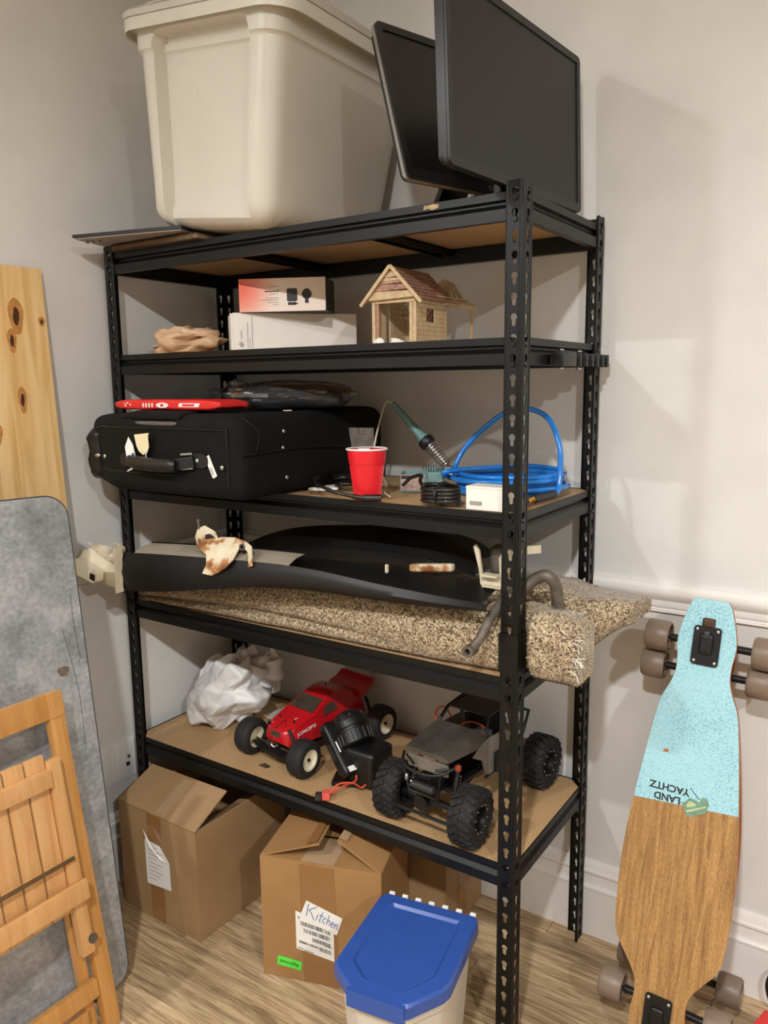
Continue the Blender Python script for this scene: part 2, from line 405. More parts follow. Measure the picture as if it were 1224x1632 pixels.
for si, z in enumerate(SH):
    for side in range(4):
        mb = MB()
        def P(along, d, zz):
            return {0: Vector((along, d, zz)), 1: Vector((RW-d, along, zz)), 2: Vector((along, RD-d, zz)), 3: Vector((d, along, zz))}[side]
        L = RW if side in (0, 2) else RD
        mb.loft([[P(a, d, z+dz) for d, dz in PROF] for a in (.0195, L-.0195)])
        for a in (.0185, L-.0185):
            for dz in (-.0125, -.0125-PITCH_H):
                mb.cyl(P(a, .006, z+dz), P(a, -.0025, z+dz), .0042, n=10); mb.cyl(P(a, .0, z+dz), P(a, -.0028, z+dz), .0062, .0052, n=10)
        mb.build('shelf_beam', 'black_steel', rack, smooth=30)
    for x in (RW/3, 2*RW/3):
        mb = MB(); mb.bb((x-.016, .0185, z-.0165), (x+.016, RD-.0185, z-.0135)).bb((x-.016, .0185, z-.031), (x-.0142, RD-.0185, z-.0135)).bb((x+.0142, .0185, z-.031), (x+.016, RD-.0185, z-.0135))
        mb.build('cross_bar', 'black_steel', rack)
    a0, b0, a1, b1, ch = .0075, .0075, RW-.0075, RD-.0075, .030
    out = [(a0+ch, b0), (a1-ch, b0), (a1, b0+ch), (a1, b1-ch), (a1-ch, b1), (a0+ch, b1), (a0, b1-ch), (a0, b0+ch)]
    MB().prism(out, .0125, Matrix.Translation((0, 0, z-.0127))).build('shelf_board', 'particle_board', rack)
plain('sticker_tan', (176, 150, 112), .8, var=.4, vscale=150)
MB().prism([(0, 0), (.012, .002), (.020, -.002), (.034, .001), (.036, .007), (.022, .009), (.012, .008), (.002, .009)], .0004, frame((1.000, .0038, SH[0]-.0105), (1, 0, 0), (0, 0, 1))).build('sticker_residue', 'sticker_tan', rack)
# ================================================================== top shelf
plain('tote_plastic', (209, 203, 190), .38, var=.03, vscale=6, bmp=.015, bscale=500)
plain('tote_lid', (196, 190, 178), .4, var=.03)
T0 = SH[0]+.0013
def tote():
    th = math.radians(6.6)
    t = thing('storage_tote', 'huge grey plastic storage tote with handle recess on top of the rack', 'tote', M=Matrix.Translation((.440, .175, T0+.0161)) @ Matrix.Rotation(th, 4, 'Y'))
    Mt = MAT[t.name]; mb = MB()
    def dims(z):          # half sizes of the shell at height z
        k = z/.42; a, b = .190+.033*k, .226+.036*k
        if z < .055:      # rounded bottom edge
            q = 1-math.sqrt(max(0, 1-((.055-z)/.055)**2)); a -= .05*q; b -= .05*q
        if z > .374: s = smooth01((z-.374)/.006)*.006; a += s; b += s
        return a, b
    zs = [0, .002, .006, .012, .020, .030, .042, .055, .10, .16, .22, .28, .33, .368, .373, .376, .380, .385, .39, .396, .402, .408, .413, .416, .420, .430]
    hw, dep, e = .134, .034, .005
    def recess(x, z, hwz):
        top = .414; rr = .035; lim = hwz
        if z > top-rr: q = (z-(top-rr))/rr; lim = hwz - rr*(1-math.sqrt(max(0, 1-min(1, q)**2)))
        if z > top: return 0
        f = max(0, min(1, (lim-abs(x))/e)); return dep*smooth01(f)*min(1, max(.35, z/.06))
    rings = []
    for z in zs:
        a, b = dims(z); r = .05 if z > .06 else max(.02, .05-.03*(1-z/.06))
        hwz = hw+.018*z/.42
        pts = []
        offs = [d for d in (0, .0017, .0033, .005)] + [.010, .020, .030, .040]
        fx = sorted([-(a-r), a-r] + [s_*min(hwz-d, a-r-.0004-d*.02) for s_ in (-1, 1) for d in offs] + [-.05, 0, .05])
        for x in fx: pts.append((x, -b+recess(x, z, hwz)))               # front, left to right
        for k in range(1, 7): tt = -pi/2+pi/2*k/7; pts.append((a-r+r*math.cos(tt), -b+r+r*math.sin(tt)))
        for k in range(9): pts.append((a, -b+r+(2*(b-r))*k/8))
        for k in range(1, 7): tt = pi/2*k/7; pts.append((a-r+r*math.cos(tt), b-r+r*math.sin(tt)))
        for k in range(7): pts.append((a-r-(2*(a-r))*k/6, b))
        for k in range(1, 7): tt = pi/2+pi/2*k/7; pts.append((-a+r+r*math.cos(tt), b-r+r*math.sin(tt)))
        for k in range(9): pts.append((-a, b-r-(2*(b-r))*k/8))
        for k in range(1, 7): tt = pi+pi/2*k/7; pts.append((-a+r+r*math.cos(tt), -b+r+r*math.sin(tt)))
        rings.append([Vector((x, y, z)) for x, y in pts])
    mb.loft(rings); mb.build('body', 'tote_plastic', t, world=False, smooth=32)
    def ring(a, b, r, z, c=0): return [Vector((x, y, z)) for x, y in rrect(a, b, r, 8)]
    A, B = dims(.43)
    rim = [ring(A-.004, B-.004, .05, .425), ring(A+.026, B+.016, .07, .431), ring(A+.027, B+.017, .071, .415), ring(A+.030, B+.020, .073, .413), ring(A+.032, B+.022, .075, .438), ring(A+.024, B+.014, .07, .446), ring(A-.004, B-.004, .05, .446)]
    MB().loft(rim).build('rim', 'tote_plastic', t, world=False, smooth=40)
    lid = [ring(A+.034, B+.024, .077, .440), ring(A+.036, B+.026, .079, .452), ring(A+.028, B+.018, .073, .460), ring(A+.0, B-.004, .05, .462), ring(A-.01, B-.014, .05, .480), ring(A-.03, B-.034, .05, .483)]
    MB().loft(lid).build('lid', 'tote_lid', t, world=False, smooth=40)
    MB().box((-.045, -.250+.0345, .29), (.0025, .004, .010), .0008).build('moulding_mark', 'tote_lid', t, world=False)
tote()
# ---- spiral notebook and the black panel lying on it
plain('brown_cover', (74, 56, 42), .6, var=.15); plain('paper_edge', (128, 104, 78), .8, var=.1, vscale=120); plain('bronze_wire', (130, 100, 72), .35, .8, var=.1)
nb = thing('spiral_notebook', 'brown spiral-bound notebook lying under the black panel on the rack', 'notebook', (.21, .09, T0))
NL = dict(x0=.052, x1=.372, y0=-.012, y1=.20)
MB().bb((NL['x0'], NL['y0'], T0+.0016), (NL['x1'], NL['y1'], T0+.0125)).build('pages', 'paper_edge', nb)
MB().bb((NL['x0']-.002, NL['y0']-.003, T0), (NL['x1']+.002, NL['y1']+.002, T0+.0016)).build('back_cover', 'brown_cover', nb)
MB().bb((NL['x0']-.002, NL['y0']-.003, T0+.0125), (NL['x1']+.002, NL['y1']+.002, T0+.014)).build('front_cover', 'brown_cover', nb)
mb = MB()
for i in range(30):
    x = NL['x0']+.010+i*(.300/29)
    mb.tube([(x, NL['y0']-.001+.0085*math.cos(a), T0+.0083+.0072*math.sin(a)) for a in [2*pi*k/12 for k in range(12)]], .0011, 5, closed=True)
mb.build('spiral_binding', 'bronze_wire', nb)
plain('panel_black', (22, 21, 20), .5, var=.1); plain('panel_under', (150, 142, 134), .6, var=.1, vscale=12)
pn = thing('flat_panel', 'thin black panel jutting past the top left corner of the rack', 'panel', (.2, .03, T0+.0192))
Mp = frame((.036, -.112, T0+.0192), (.968, .25, 0), (-.25, .968, 0))
MB().prism([(0, 0), (.315, 0), (.315, .26), (0, .26)], .0035, Mp).build('backing', 'panel_under', pn)
Mp2 = Mp @ Matrix.Translation((0, 0, .0035))
MB().prism([(-.004, -.004), (.318, -.004), (.318, .264), (-.004, .264)], .0075, Mp2).build('board', 'panel_black', pn)
for xx in (.012, .03, .05): MB().box(Mp @ Vector((xx, .03, -.003)), (.008, .006, .006), .001).build('staple_clip', 'steel', pn)
# ---- monitors
plain('monitor_plastic', (25, 25, 25), .38, var=.05, bmp=.02, bscale=400); plain('monitor_edge_silver', (176, 174, 170), .28, .85, var=.04)
plain('gloss_black', (16, 16, 16), .16, var=.05)
def screen_mat(name, rough):
    m, nt, b = newmat(name); co = coords(nt)
    n = nd(nt, 'ShaderNodeTexNoise'); n.inputs['Scale'].default_value = 5; nt.links.new(co, n.inputs['Vector'])
    nt.links.new(ramp(nt, n.outputs['Fac'], [(.3, srgb((17, 17, 18))), (.7, srgb((21, 21, 21)))]), b.inputs['Base Color']); b.inputs['Roughness'].default_value = rough
screen_mat('screen_matte', .42); screen_mat('screen_dark', .30)
def monitor(label, o, u, v, W_, H_, edge, scr, bez, chin, base_c):
    u = Vector(u).normalized(); v = Vector(v); v = (v-u*v.dot(u)).normalized(); n = u.cross(v)
    t = thing('computer_monitor', label, 'monitor', (base_c[0], base_c[1], T0))
    F = frame(o, u, v)                      # x along width, y up, z towards viewer side
    def q(x, y, z): return F @ Vector((x, y, z))
    def plate(x0, y0, x1, y1, z0, z1, r, name, mat, par, seg=5):
        return MB().prism(rrect((x1-x0)/2, (y1-y0)/2, r, seg, (x0+x1)/2, (y0+y1)/2), z1-z0, F @ Matrix.Translation((0, 0, z0))).build(name, mat, par, smooth=35)
    shell = plate(.008, .008, W_-.008, H_-.008, -.028, -.006, .012, 'rear_shell', 'monitor_plastic', t)
    plate(-.001, -.001, W_+.001, H_+.001, -.0125, -.004, .013, 'edge_band', edge, t)
    plate(W_*.22, H_*.2, W_*.78, H_*.85, -.055, -.029, .03, 'rear_bulge', 'monitor_plastic', t)
    fr = MB()
    ou, inn = rrect(W_/2, H_/2, .012, 5, W_/2, H_/2), rrect((W_-2*bez)/2, (H_-bez-chin)/2, .002, 5, W_/2, chin+(H_-bez-chin)/2)
    k = len(ou); vs_ = [q(x, y, -.004) for x, y in ou]+[q(x, y, .0015) for x, y in ou]+[q(x, y, .001) for x, y in inn]+[q(x, y, -.004) for x, y in inn]
    fs = []
    for i in range(k):
        j = (i+1) % k
        for a_ in range(3): fs.append((a_*k+i, a_*k+j, (a_+1)*k+j, (a_+1)*k+i))
        fs.append((3*k+i, 3*k+j, j, i))
    bz = fr.add(vs_, fs).build('bezel', 'monitor_plastic', t, smooth=30)
    plate(bez-.001, chin-.001, W_-bez+.001, H_-bez+.001, -.0035, -.002, .002, 'screen', scr, t)
    MB().lathe([(0, 0), (.007, 0), (.007, .0008), (0, .0008)], 16, F @ Matrix.Translation((W_*.5, chin*.5, .0012))).build('logo_badge', 'monitor_edge_silver', bz)
    # stand: neck behind the panel, oval foot on the shelf
    top = q(W_*.5, H_*.32, -.05); foot = Vector((base_c[0], base_c[1], T0+.012))
    MB().bar(foot, top, .07, .018, .004, up=tuple(n)).build('neck', 'gloss_black', t)
    Mb_ = Matrix.Translation((base_c[0], base_c[1], T0)) @ Matrix.Rotation(math.atan2(u.y, u.x), 4, 'Z')
    MB().loft([[Mb_ @ Vector((x*s, y*s, z)) for x, y in rrect(.11, .07, .065, 8)] for s, z in ((1, 0), (1, .006), (.9, .012), (.5, .015))]).build('foot', 'gloss_black', t, smooth=35)
    return t
# leaning, silver-edged one between tote and the other
ua = Vector((.306, .952, 0)); na = Vector((.952, -.306, 0)); th = math.radians(17.5)
monitor('silver-edged dark monitor leaning back against the grey tote', Vector((.982, -.026, T0+.049)), ua, -na*math.sin(th)+Vector((0, 0, 1))*math.cos(th), .472, .333, 'monitor_edge_silver', 'screen_dark', .016, .022, (.925, .215))
ub = (Vector((1.183, .388, 0))-Vector((1.142, -.144, 0))).normalized(); nb_ = Vector((ub.y, -ub.x, 0)); th = math.radians(2.2)
monitor('upright black widescreen monitor standing at the rack corner post', Vector((1.142, -.144, T0+.024)), ub, -nb_*math.sin(th)+Vector((0, 0, 1))*math.cos(th), .535, .328, 'monitor_plastic', 'screen_matte', .014, .018, (1.118, .14))
# ================================================================== second shelf
T1 = SH[1]+.0013
plain('white_card', (236, 230, 220), .45, var=.02); plain('charcoal_card', (48, 47, 46), .55, var=.05); plain('print_black', (40, 40, 42), .6); plain('print_grey', (150, 145, 140), .7)
bx = thing('white_box', 'long white product box lying on the second shelf', 'box', M=frame((.372, .098, T1), (math.cos(math.radians(48)), math.sin(math.radians(48)), 0), (-math.sin(math.radians(48)), math.cos(math.radians(48)), 0)))
Mx = MAT[bx.name]
body = MB().bm((lambda b_: b_)(bmesh.new())).box(Mx @ Vector((.325/2, .05, .0495)), (.325, .10, .099), .0012, Mx.to_3x3()).build('sleeve', 'white_card', bx)
MB().box(Mx @ Vector((-.0032, .05, .0495)), (.006, .098, .096), .001, Mx.to_3x3()).build('end_flap', 'white_card', bx)
Mf = Mx @ frame((0, -.0004, 0), (1, 0, 0), (0, 0, 1))            # front face plane: x along, y up
R90 = Matrix.Rotation(pi/2, 4, 'Z')
text_part('dji', .016, 'print_black', bx, Mf @ Matrix.Translation((.024, .010, 0)) @ R90, shear=.3)
text_part('OSMO', .008, 'print_grey', bx, Mf @ Matrix.Translation((.0235, .032, 0)) @ R90)
mb = MB()
for x, a, b_ in ((.036, .010, .075), (.042, .010, .036), (.048, .010, .090)): mb.prism([(x, a), (x+.0014, a), (x+.0014, b_), (x, b_)], .0003, Mf)
mb.build('small_print', 'print_grey', bx)
MB().prism([(-.038, .040), (-.028, .040), (-.028, .055), (-.038, .055)], .0003, Mx @ frame((-.0064, 0, 0), (0, 1, 0), (0, 0, 1)) @ Matrix.Translation((.08, 0, -.0003))).build('end_print', 'print_grey', bx)
# coral and white gadget box on top
def coral():
    m, nt, b = newmat('coral_print'); co = coords(nt)
    dv = nd(nt, 'ShaderNodeVectorMath', operation='DISTANCE'); dv.inputs[1].default_value = (.0, 0, .06); nt.links.new(co, dv.inputs[0])
    nt.links.new(ramp(nt, dv.outputs['Value'], [(.015, srgb((232, 106, 84))), (.05, srgb((236, 150, 130))), (.10, srgb((238, 222, 208))), (1., srgb((238, 226, 212)))]), b.inputs['Base Color']); b.inputs['Roughness'].default_value = .4
coral()
a = math.radians(26)
gb = thing('gadget_box', 'coral and white gadget box lying on the long white box', 'box', M=frame((.388, .108, T1+.0997), (math.cos(a), math.sin(a), 0), (-math.sin(a), math.cos(a), 0)))
Mx = MAT[gb.name]
MB().box(Mx @ Vector((.113, .056, .041)), (.226, .110, .082), .001, Mx.to_3x3()).build('carton', 'charcoal_card', gb)
MB().box(Mx @ Vector((.1125, .0005, .041)), (.2255, .0012, .082), .0003, Mx.to_3x3()).build('front_print', 'coral_print', gb)
Mf = Mx @ frame((.226, -.0004, .082), (-1, 0, 0), (0, 0, -1))     # upside-down print
mb = MB(); mb.prism(rrect(.0135, .016, .004, 4, .087, .042), .0005, Mf); mb.prism([(.049+.013*math.cos(t_)*(1 if math.sin(t_) > -.2 else .9), .040+.013*math.sin(t_)) for t_ in [2*pi*k/20 for k in range(20)]], .0005, Mf)
mb.prism([(.042, .046), (.056, .046), (.052, .056), (.046, .056)], .0005, Mf); mb.prism(rrect(.005, .0045, .002, 3, .049, .0585), .0005, Mf)
mb.build('product_picture', 'charcoal_card', gb)
MB().prism(rrect(.011, .0035, .002, 3, .087, .0635), .0005, Mf).prism([(.072, .062), (.080, .062), (.080, .065), (.072, .0645)], .0005, Mf).build('product_clip_picture', 'print_black', gb)
MB().prism([(.122, .0275), (.124, .0275), (.124, .0315), (.158, .0305), (.158, .0335), (.122, .0335)], .0004, Mf).build('title_print', 'print_black', gb)
mb = MB()
for y, L in ((.020, .028), (.038, .024), (.048, .034), (.053, .048), (.059, .030), (.065, .016)): mb.prism([(.122, y), (.122+L, y), (.122+L, y+.0014), (.122, y+.0014)], .0003, Mf)
mb.build('small_print', 'print_grey', gb)
# tan plastic bag
def film(name, col, alpha, rough=.25, glossy=.5):
    m, nt, b = newmat(name); b.inputs['Base Color'].default_value = srgb(col); b.inputs['Roughness'].default_value = rough
    tr = nd(nt, 'ShaderNodeBsdfTransparent'); tr.inputs[0].default_value = tuple(min(1, v*1.1) for v in srgb(col)[:3])+(1,)
    mx = nd(nt, 'ShaderNodeMixShader'); lw = nd(nt, 'ShaderNodeLayerWeight'); lw.inputs[0].default_value = glossy
    mr = nd(nt, 'ShaderNodeMapRange'); mr.inputs['To Min'].default_value = alpha; mr.inputs['To Max'].default_value = 1
    nt.links.new(lw.outputs['Facing'], mr.inputs[0]); nt.links.new(mr.outputs[0], mx.inputs[0])
    nt.links.new(tr.outputs[0], mx.inputs[1]); nt.links.new(b.outputs[0], mx.inputs[2])
    nt.links.new(mx.outputs[0], nt.nodes['Material Output'].inputs[0])
film('tan_film', (222, 184, 146), .72, .3)
def crumple(c, r, seed, amp=.18, f=3., rings=28, seg=40, floor_z=None, squash=None, ridge=.6):
    rows = []
    for i in range(rings+1):
        ph = pi*i/rings; row = []
        for k in range(seg):
            th_ = 2*pi*k/seg; d = Vector((math.sin(ph)*math.cos(th_), math.sin(ph)*math.sin(th_), math.cos(ph)))
            p = d*f+Vector((seed*7.1, seed*3.3, seed*5.7))
            v_ = noise.noise(p)*.6 + (abs(noise.noise(p*1.9))*-1+.25)*ridge*1.4 + (abs(noise.noise(p*4.3))*-1+.2)*ridge*.6
            s_ = 1+amp*v_
            q_ = Vector((c[0]+d.x*r[0]*s_, c[1]+d.y*r[1]*s_, c[2]+d.z*r[2]*s_))
            if squash: q_ = squash(q_)
            if floor_z is not None: q_.z = max(q_.z, floor_z+.0006*abs(noise.noise(p*6)))
            row.append(q_)
        rows.append(row)
    return MB().grid(rows, closed_u=True)
def bagmesh(c, r, seed, amp=.3, seg=14, rings=9, floor_z=None, squash=None, levels=2):
    rnd = random.Random(seed); rows = []
    for i in range(rings+1):
        ph = pi*i/rings; row = []
        for k in range(seg):
            th_ = 2*pi*(k+.5*(i % 2))/seg; d = Vector((math.sin(ph)*math.cos(th_), math.sin(ph)*math.sin(th_), math.cos(ph)))
            s_ = 1+amp*rnd.uniform(-1, .6)
            q_ = Vector((c[0]+d.x*r[0]*s_, c[1]+d.y*r[1]*s_, c[2]+d.z*r[2]*s_))
            if squash: q_ = squash(q_)
            if floor_z is not None: q_.z = max(q_.z, floor_z)
            row.append(q_)
        rows.append(row)
    bm = bmesh.new(); vs_ = [[bm.verts.new(p) for p in r] for r in rows]
    for i in range(rings):
        for k in range(seg):
            a, b_, c_, d_ = vs_[i][k], vs_[i][(k+1) % seg], vs_[i+1][(k+1) % seg], vs_[i+1][k]
            if rnd.random() < .5: bm.faces.new((a, b_, c_)); bm.faces.new((a, c_, d_))
            else: bm.faces.new((a, b_, d_)); bm.faces.new((b_, c_, d_))
    bmesh.ops.remove_doubles(bm, verts=bm.verts, dist=1e-5)
    for _ in range(levels):
        bmesh.ops.subdivide_edges(bm, edges=bm.edges[:], cuts=1, use_grid_fill=True, smooth=.35)
        for v in bm.verts:
            p = v.co*55; v.co += v.normal*.0022*noise.noise(p)
    if floor_z is not None:
        for v in bm.verts: v.co.z = max(v.co.z, floor_z)
    return MB().bm(bm)
pb = thing('plastic_bag', 'crumpled tan plastic bag beside the long white box', 'bag', (.22, .11, T1))
bagmesh((.193, .105, T1+.028), (.108, .078, .040), 3, .35, floor_z=T1).build('bag', 'tan_film', pb, smooth=60)
mb = MB()   # rolled open mouth of the bag
for s_, zz in ((1., .052), (.92, .046), (.80, .056)):
    ring = [(.190+.10*s_*math.cos(t_)+.006*noise.noise((t_*2, s_*5, 1)), .105+.062*s_*math.sin(t_)+.008*noise.noise((t_*2, s_*9, 4)), T1+zz+.013*noise.noise((math.cos(t_)*2, math.sin(t_)*2, s_*8))) for t_ in [2*pi*k/32 for k in range(32)]]
    mb.tube(ring, .0045, 6, closed=True, flat=2.0)
mb.build('mouth', 'tan_film', pb, smooth=60)
# popsicle stick house
wood('stick_pale', (178, 150, 108), (198, 172, 132), (214, 192, 158), (8, 8, 8), .6, 8); wood('stick_red', (116, 78, 66), (146, 106, 86), (172, 136, 108), (8, 8, 8), .6, 8); wood('stick_purple', (112, 70, 84), (170, 128, 104), (200, 164, 124), (6, 6, 6), .6, 10)
hs = thing('stick_house', 'small model house glued from wooden craft sticks on the second shelf', 'model house', (.865, .17, T1))
HX0, HX1, HY0, HY1, HZ = .808, .917, .105, .238, .100
def stick(p0, p1, w_, t_, mat='stick_pale', up=(0, 0, 1), par=None): return MB().bar(p0, p1, w_, t_, min(w_, t_)*.3, up).build('stick', mat, par or hs)
MB().bb((.775, .075, T1), (.93, .39, T1+.0012)).build('base_card', 'white_card', hs)
z0 = T1+.0012
for y in (HY0, HY1):                                   # corner uprights and lintels
    for x in (HX0, HX1): stick((x, y, z0), (x, y, z0+HZ), .009, .005, up=(0, 1, 0))
stick((HX0+.010, HY0, z0), (HX0+.010, HY0, z0+HZ-.008), .008, .003, 'stick_purple', up=(0, 1, 0)); stick((HX1-.010, HY0, z0), (HX1-.010, HY0, z0+HZ-.008), .008, .003, up=(0, 1, 0))
stick((HX0-.004, HY0-.002, z0+HZ-.004), (HX1+.002, HY0-.002, z0+HZ-.004), .004, .010)
zz = z0+.005
for i in range(10):                                    # right side wall, window gap in the middle rows
    z_ = z0+.0055+i*.0098
    if i in (5, 6, 7):
        stick((HX1+.001, HY0+.004, z_), (HX1+.001, HY0+.045, z_), .003, .0095); stick((HX1+.001, HY0+.082, z_), (HX1+.001, HY1, z_), .003, .0095)
    else: stick((HX1+.001, HY0+.004, z_), (HX1+.001, HY1, z_), .003, .0095)
for i in range(9):                                     # left and back walls upright sticks
    y = HY0+.012+i*.0145
    if i != 3: stick((HX0, y, z0), (HX0, y, z0+HZ-.004), .0135, .0025, up=(1, 0, 0))
for i in range(7):
    x = HX0+.010+i*.0148
    if i not in (2,): stick((x, HY1, z0), (x, HY1, z0+HZ-.004), .0138, .0025, 'stick_red' if i in (4, 5) else 'stick_pale', up=(0, 1, 0))
RZ, ov = z0+HZ+.067, .020
xm = (HX0+HX1)/2
for s_ in (-1, 1):                                     # roof sticks along the ridge on both slopes
    ex = xm+s_*((HX1-HX0)/2+ov)
    for i in range(9):
        f_ = (i+.5)/9; x = xm+(ex-xm)*f_; z_ = RZ-(RZ-(z0+HZ-.008))*f_
        nrm = Vector((s_*(RZ-z0-HZ), 0, abs(ex-xm))).normalized()
        stick((x, HY0-.012, z_+.003), (x, HY1+.015, z_+.003), .0092, .003, 'stick_red' if s_ > 0 else 'stick_pale', up=tuple(nrm))
    stick((xm, HY0-.016, RZ+.003), (ex+s_*.006, HY0-.016, z0+HZ-.013), .008, .005, up=(0, 1, 0))
for i in range(8):                                     # stacked gable sticks
    f_ = i/8; half = ((HX1-HX0)/2+.008)*(1-f_*.92); z_ = z0+HZ+.006+i*.0072
    stick((xm-half, HY0-.008+.001*(i % 2), z_), (xm+half*.95, HY0-.008, z_+.002*((-1)**i)), .005, .0075, 'stick_purple' if i in (2, 3, 4) else 'stick_pale')
stick((HX0-.006, HY0-.010, z0+HZ+.001), (HX1+.004, HY0-.010, z0+HZ+.004), .005, .007)
# carport behind: beam, post, flat roof and a fan of sticks
CY1 = .372
for i in range(4): stick((HX1-.085+i*.028, HY1+.012, z0+HZ+.003), (HX1-.085+i*.028, CY1, z0+HZ+.003), .024, .003)
stick((HX1+.004, HY1, z0+HZ-.004), (HX1+.004, CY1+.004, z0+HZ-.004), .004, .012); stick((HX1+.004, HY1-.05, z0+HZ+.008), (HX1+.001, CY1-.02, z0+HZ+.010), .010, .005)
stick((HX0+.01, CY1, z0), (HX0+.01, CY1, z0+HZ), .007, .004, up=(0, 1, 0)); stick((HX1+.002, CY1-.006, z0), (HX1+.004, CY1-.002, z0+HZ-.008), .008, .005, up=(0, 1, 0))
for i in range(9):
    f_ = (i-4)/4; stick((HX1-.045+f_*.050, .300+.008*(i % 3), z0+HZ+.006), (HX1-.045+f_*.022, .315, z0+HZ+.062-.012*abs(f_)), .008, .003, up=(0, 1, 0))
for x_, y_, s_ in ((.83, .086, .010), (.875, .090, .016)): bagmesh((x_, y_, T1+.006), (s_*1.5, s_*.6, .008), int(x_*1000), .45, 8, 5, floor_z=T1+.0013, levels=1).build('paper_scrap', 'white_card', hs, smooth=30)
# black cable-clip strip stuck on the right side beam
plain('black_plastic', (17, 17, 17), .45, var=.08)
cs = thing('clip_holder', 'black plastic clip strip fixed to the side beam of the second shelf', 'clip holder', (RW+.0005, .29, zk(9)+.004))
X0 = RW-.0004
MB().bb((X0, .140, 1.492), (X0+.006, .438, 1.518), .0015).build('backing_strip', 'black_plastic', cs)
MB().bb((X0+.005, .137, 1.490), (X0+.030, .215, 1.520), .004).build('end_block', 'black_plastic', cs, smooth=40)
for i, y in enumerate((.245, .285, .322, .357, .392, .425)):
    MB().bb((X0+.005, y-.006, 1.491), (X0+.028, y+.006, 1.519), .003).build('clip_finger', 'black_plastic', cs, smooth=40)
for y, z_ in ((.17, 1.523), (.17, 1.487), (.275, 1.523), (.275, 1.487)): MB().ball((X0+.012, y, z_), (.006, .010, .0035), 10, 6).build('rivet', 'steel', cs, smooth=60)
# ================================================================== third shelf
T2 = SH[2]+.0013
plain('suitcase_cloth', (14, 14, 14), .82, var=.25, vscale=18, bmp=.35, bscale=900, spec=.2); plain('black_leather', (15, 15, 15), .42, var=.15, bmp=.1, bscale=300)
plain('grey_lining', (92, 84, 78), .7); plain('label_white', (236, 234, 228), .5, var=.02); plain('tag_cream', (232, 218, 178), .6, var=.05); plain('tag_blue', (52, 74, 140), .5)
sc = thing('suitcase', 'bulky black soft suitcase hanging over the front of the third shelf', 'suitcase', (.34, .12, T2))
SX0, SX1, SY0, SY1, SZ = .045, .636, -.168, .405, .192
def sdef(p):
    x, y, z = p
    u = (x+.2955)/.591
    left = smooth01((.30-u)/.30)
    z2 = z*(1-.10*left)-.012*left*(z < 0)*0 + .006*noise.noise((x*7, y*7, z*9))
    if y < -.2: z2 -= .004*math.sin(u*pi)
    y2 = y+.05*left*smooth01((-y)/.28)+.004*noise.noise((x*9, z*12, 3))
    x2 = x+.010*noise.noise((y*6, z*9, 7))*left
    return Vector((x2, y2, z2))
cc = ((SX0+SX1)/2, (SY0+SY1)/2, T2+SZ/2+.0035)
body = MB().rbox(cc, (SX1-SX0, SY1-SY0, SZ), .034, 22, sdef).build('body', 'suitcase_cloth', sc, smooth=70)
def on_front(x, z, off=0.):     # point on the suitcase front face
    u = (x-SX0)/(SX1-SX0); left = smooth01((.30-u)/.30); return Vector((x, SY0+.05*left-off, T2+z))
# piping along the seams
mb = MB()
for zz in (.160, .052): mb.tube([on_front(x, zz-(.006 if x < .12 else 0), .001) for x in [SX0+.03+.53*k/16 for k in range(17)]], .0016, 6)
mb.tube([on_front(.60, z_, .001) for z_ in (.035, .10, .165)], .0016, 6)
mb.tube([(SX1+.001, SY0+.03+.5*k/8, T2+.105+.006*math.sin(k*.7)) for k in range(9)], .004, 6)
mb.tube([(SX1-.004, SY0+.012, T2+.105), (SX1+.001, SY0+.03, T2+.105)], .004, 6)
mb.tube(spline([(SX1-.03, SY0+.02, T2+.188), (SX1-.008, SY0+.035, T2+.180), (SX1+.0005, SY0+.06, T2+.15), (SX1+.001, SY0+.05, T2+.11)], 6), .0022, 6)
mb.build('piping', 'black_leather', sc, smooth=60)
# top flap pocket with grey lining showing
MB().rbox((.345, -.115, T2+SZ+.001), (.205, .10, .016), .007, 8, lambda p: Vector((p.x, p.y, p.z-.16*max(0, -p.y-.005)*.9))).build('pocket_flap', 'suitcase_cloth', sc, smooth=60)
MB().rbox((.362, -.158, T2+.171), (.150, .018, .010), .004, 6).build('pocket_lining', 'grey_lining', sc, smooth=60)
# handle
hd = MB().tube(spline([on_front(.296, .083, .016), on_front(.315, .080, .022), on_front(.38, .077, .026), on_front(.44, .078, .024), on_front(.455, .078, .020)], 6), [.012]*3+[.0165]*18+[.013]*4, 12).build('handle', 'black_leather', sc, smooth=60)
MB().prism(rrect(.028, .016, .014, 6, 0, 0), .004, frame(on_front(.512, .090, .001), (1, 0, 0), (0, 0, 1))).build('handle_mount', 'black_leather', sc, smooth=40)
MB().prism(rrect(.025, .016, .014, 6, 0, 0), .004, frame(on_front(.262, .082, .001), (1, 0, 0), (0, 0, 1))).build('handle_mount', 'black_leather', sc, smooth=40)
for z_ in (.103, .070): MB().bar(on_front(.462, z_, .010), on_front(.497, z_+.003, .007), .007, .005, .0015).build('handle_clip', 'steel', hd)
MB().bar(on_front(.45, .080, .017), on_front(.50, .088, .006), .010, .026, .003).build('handle_strap', 'black_leather', hd)
for x, z_ in ((.507, .090), (.585, .078), (.16, .085)): MB().ball(on_front(x, z_, .0045), (.0058, .0035, .0058), 12, 8).build('stud', 'steel', sc, smooth=60)
for y_, z_ in ((-.023, .152), (-.027, .114), (-.017, .044)): MB().ball((SX1+.002, y_, T2+z_), (.0035, .0055, .0055), 12, 8).build('stud', 'steel', sc, smooth=60)
MB().ball(on_front(.098, .083, .006), (.012, .005, .007), 12, 8).build('corner_rivet', 'steel', sc, smooth=60)
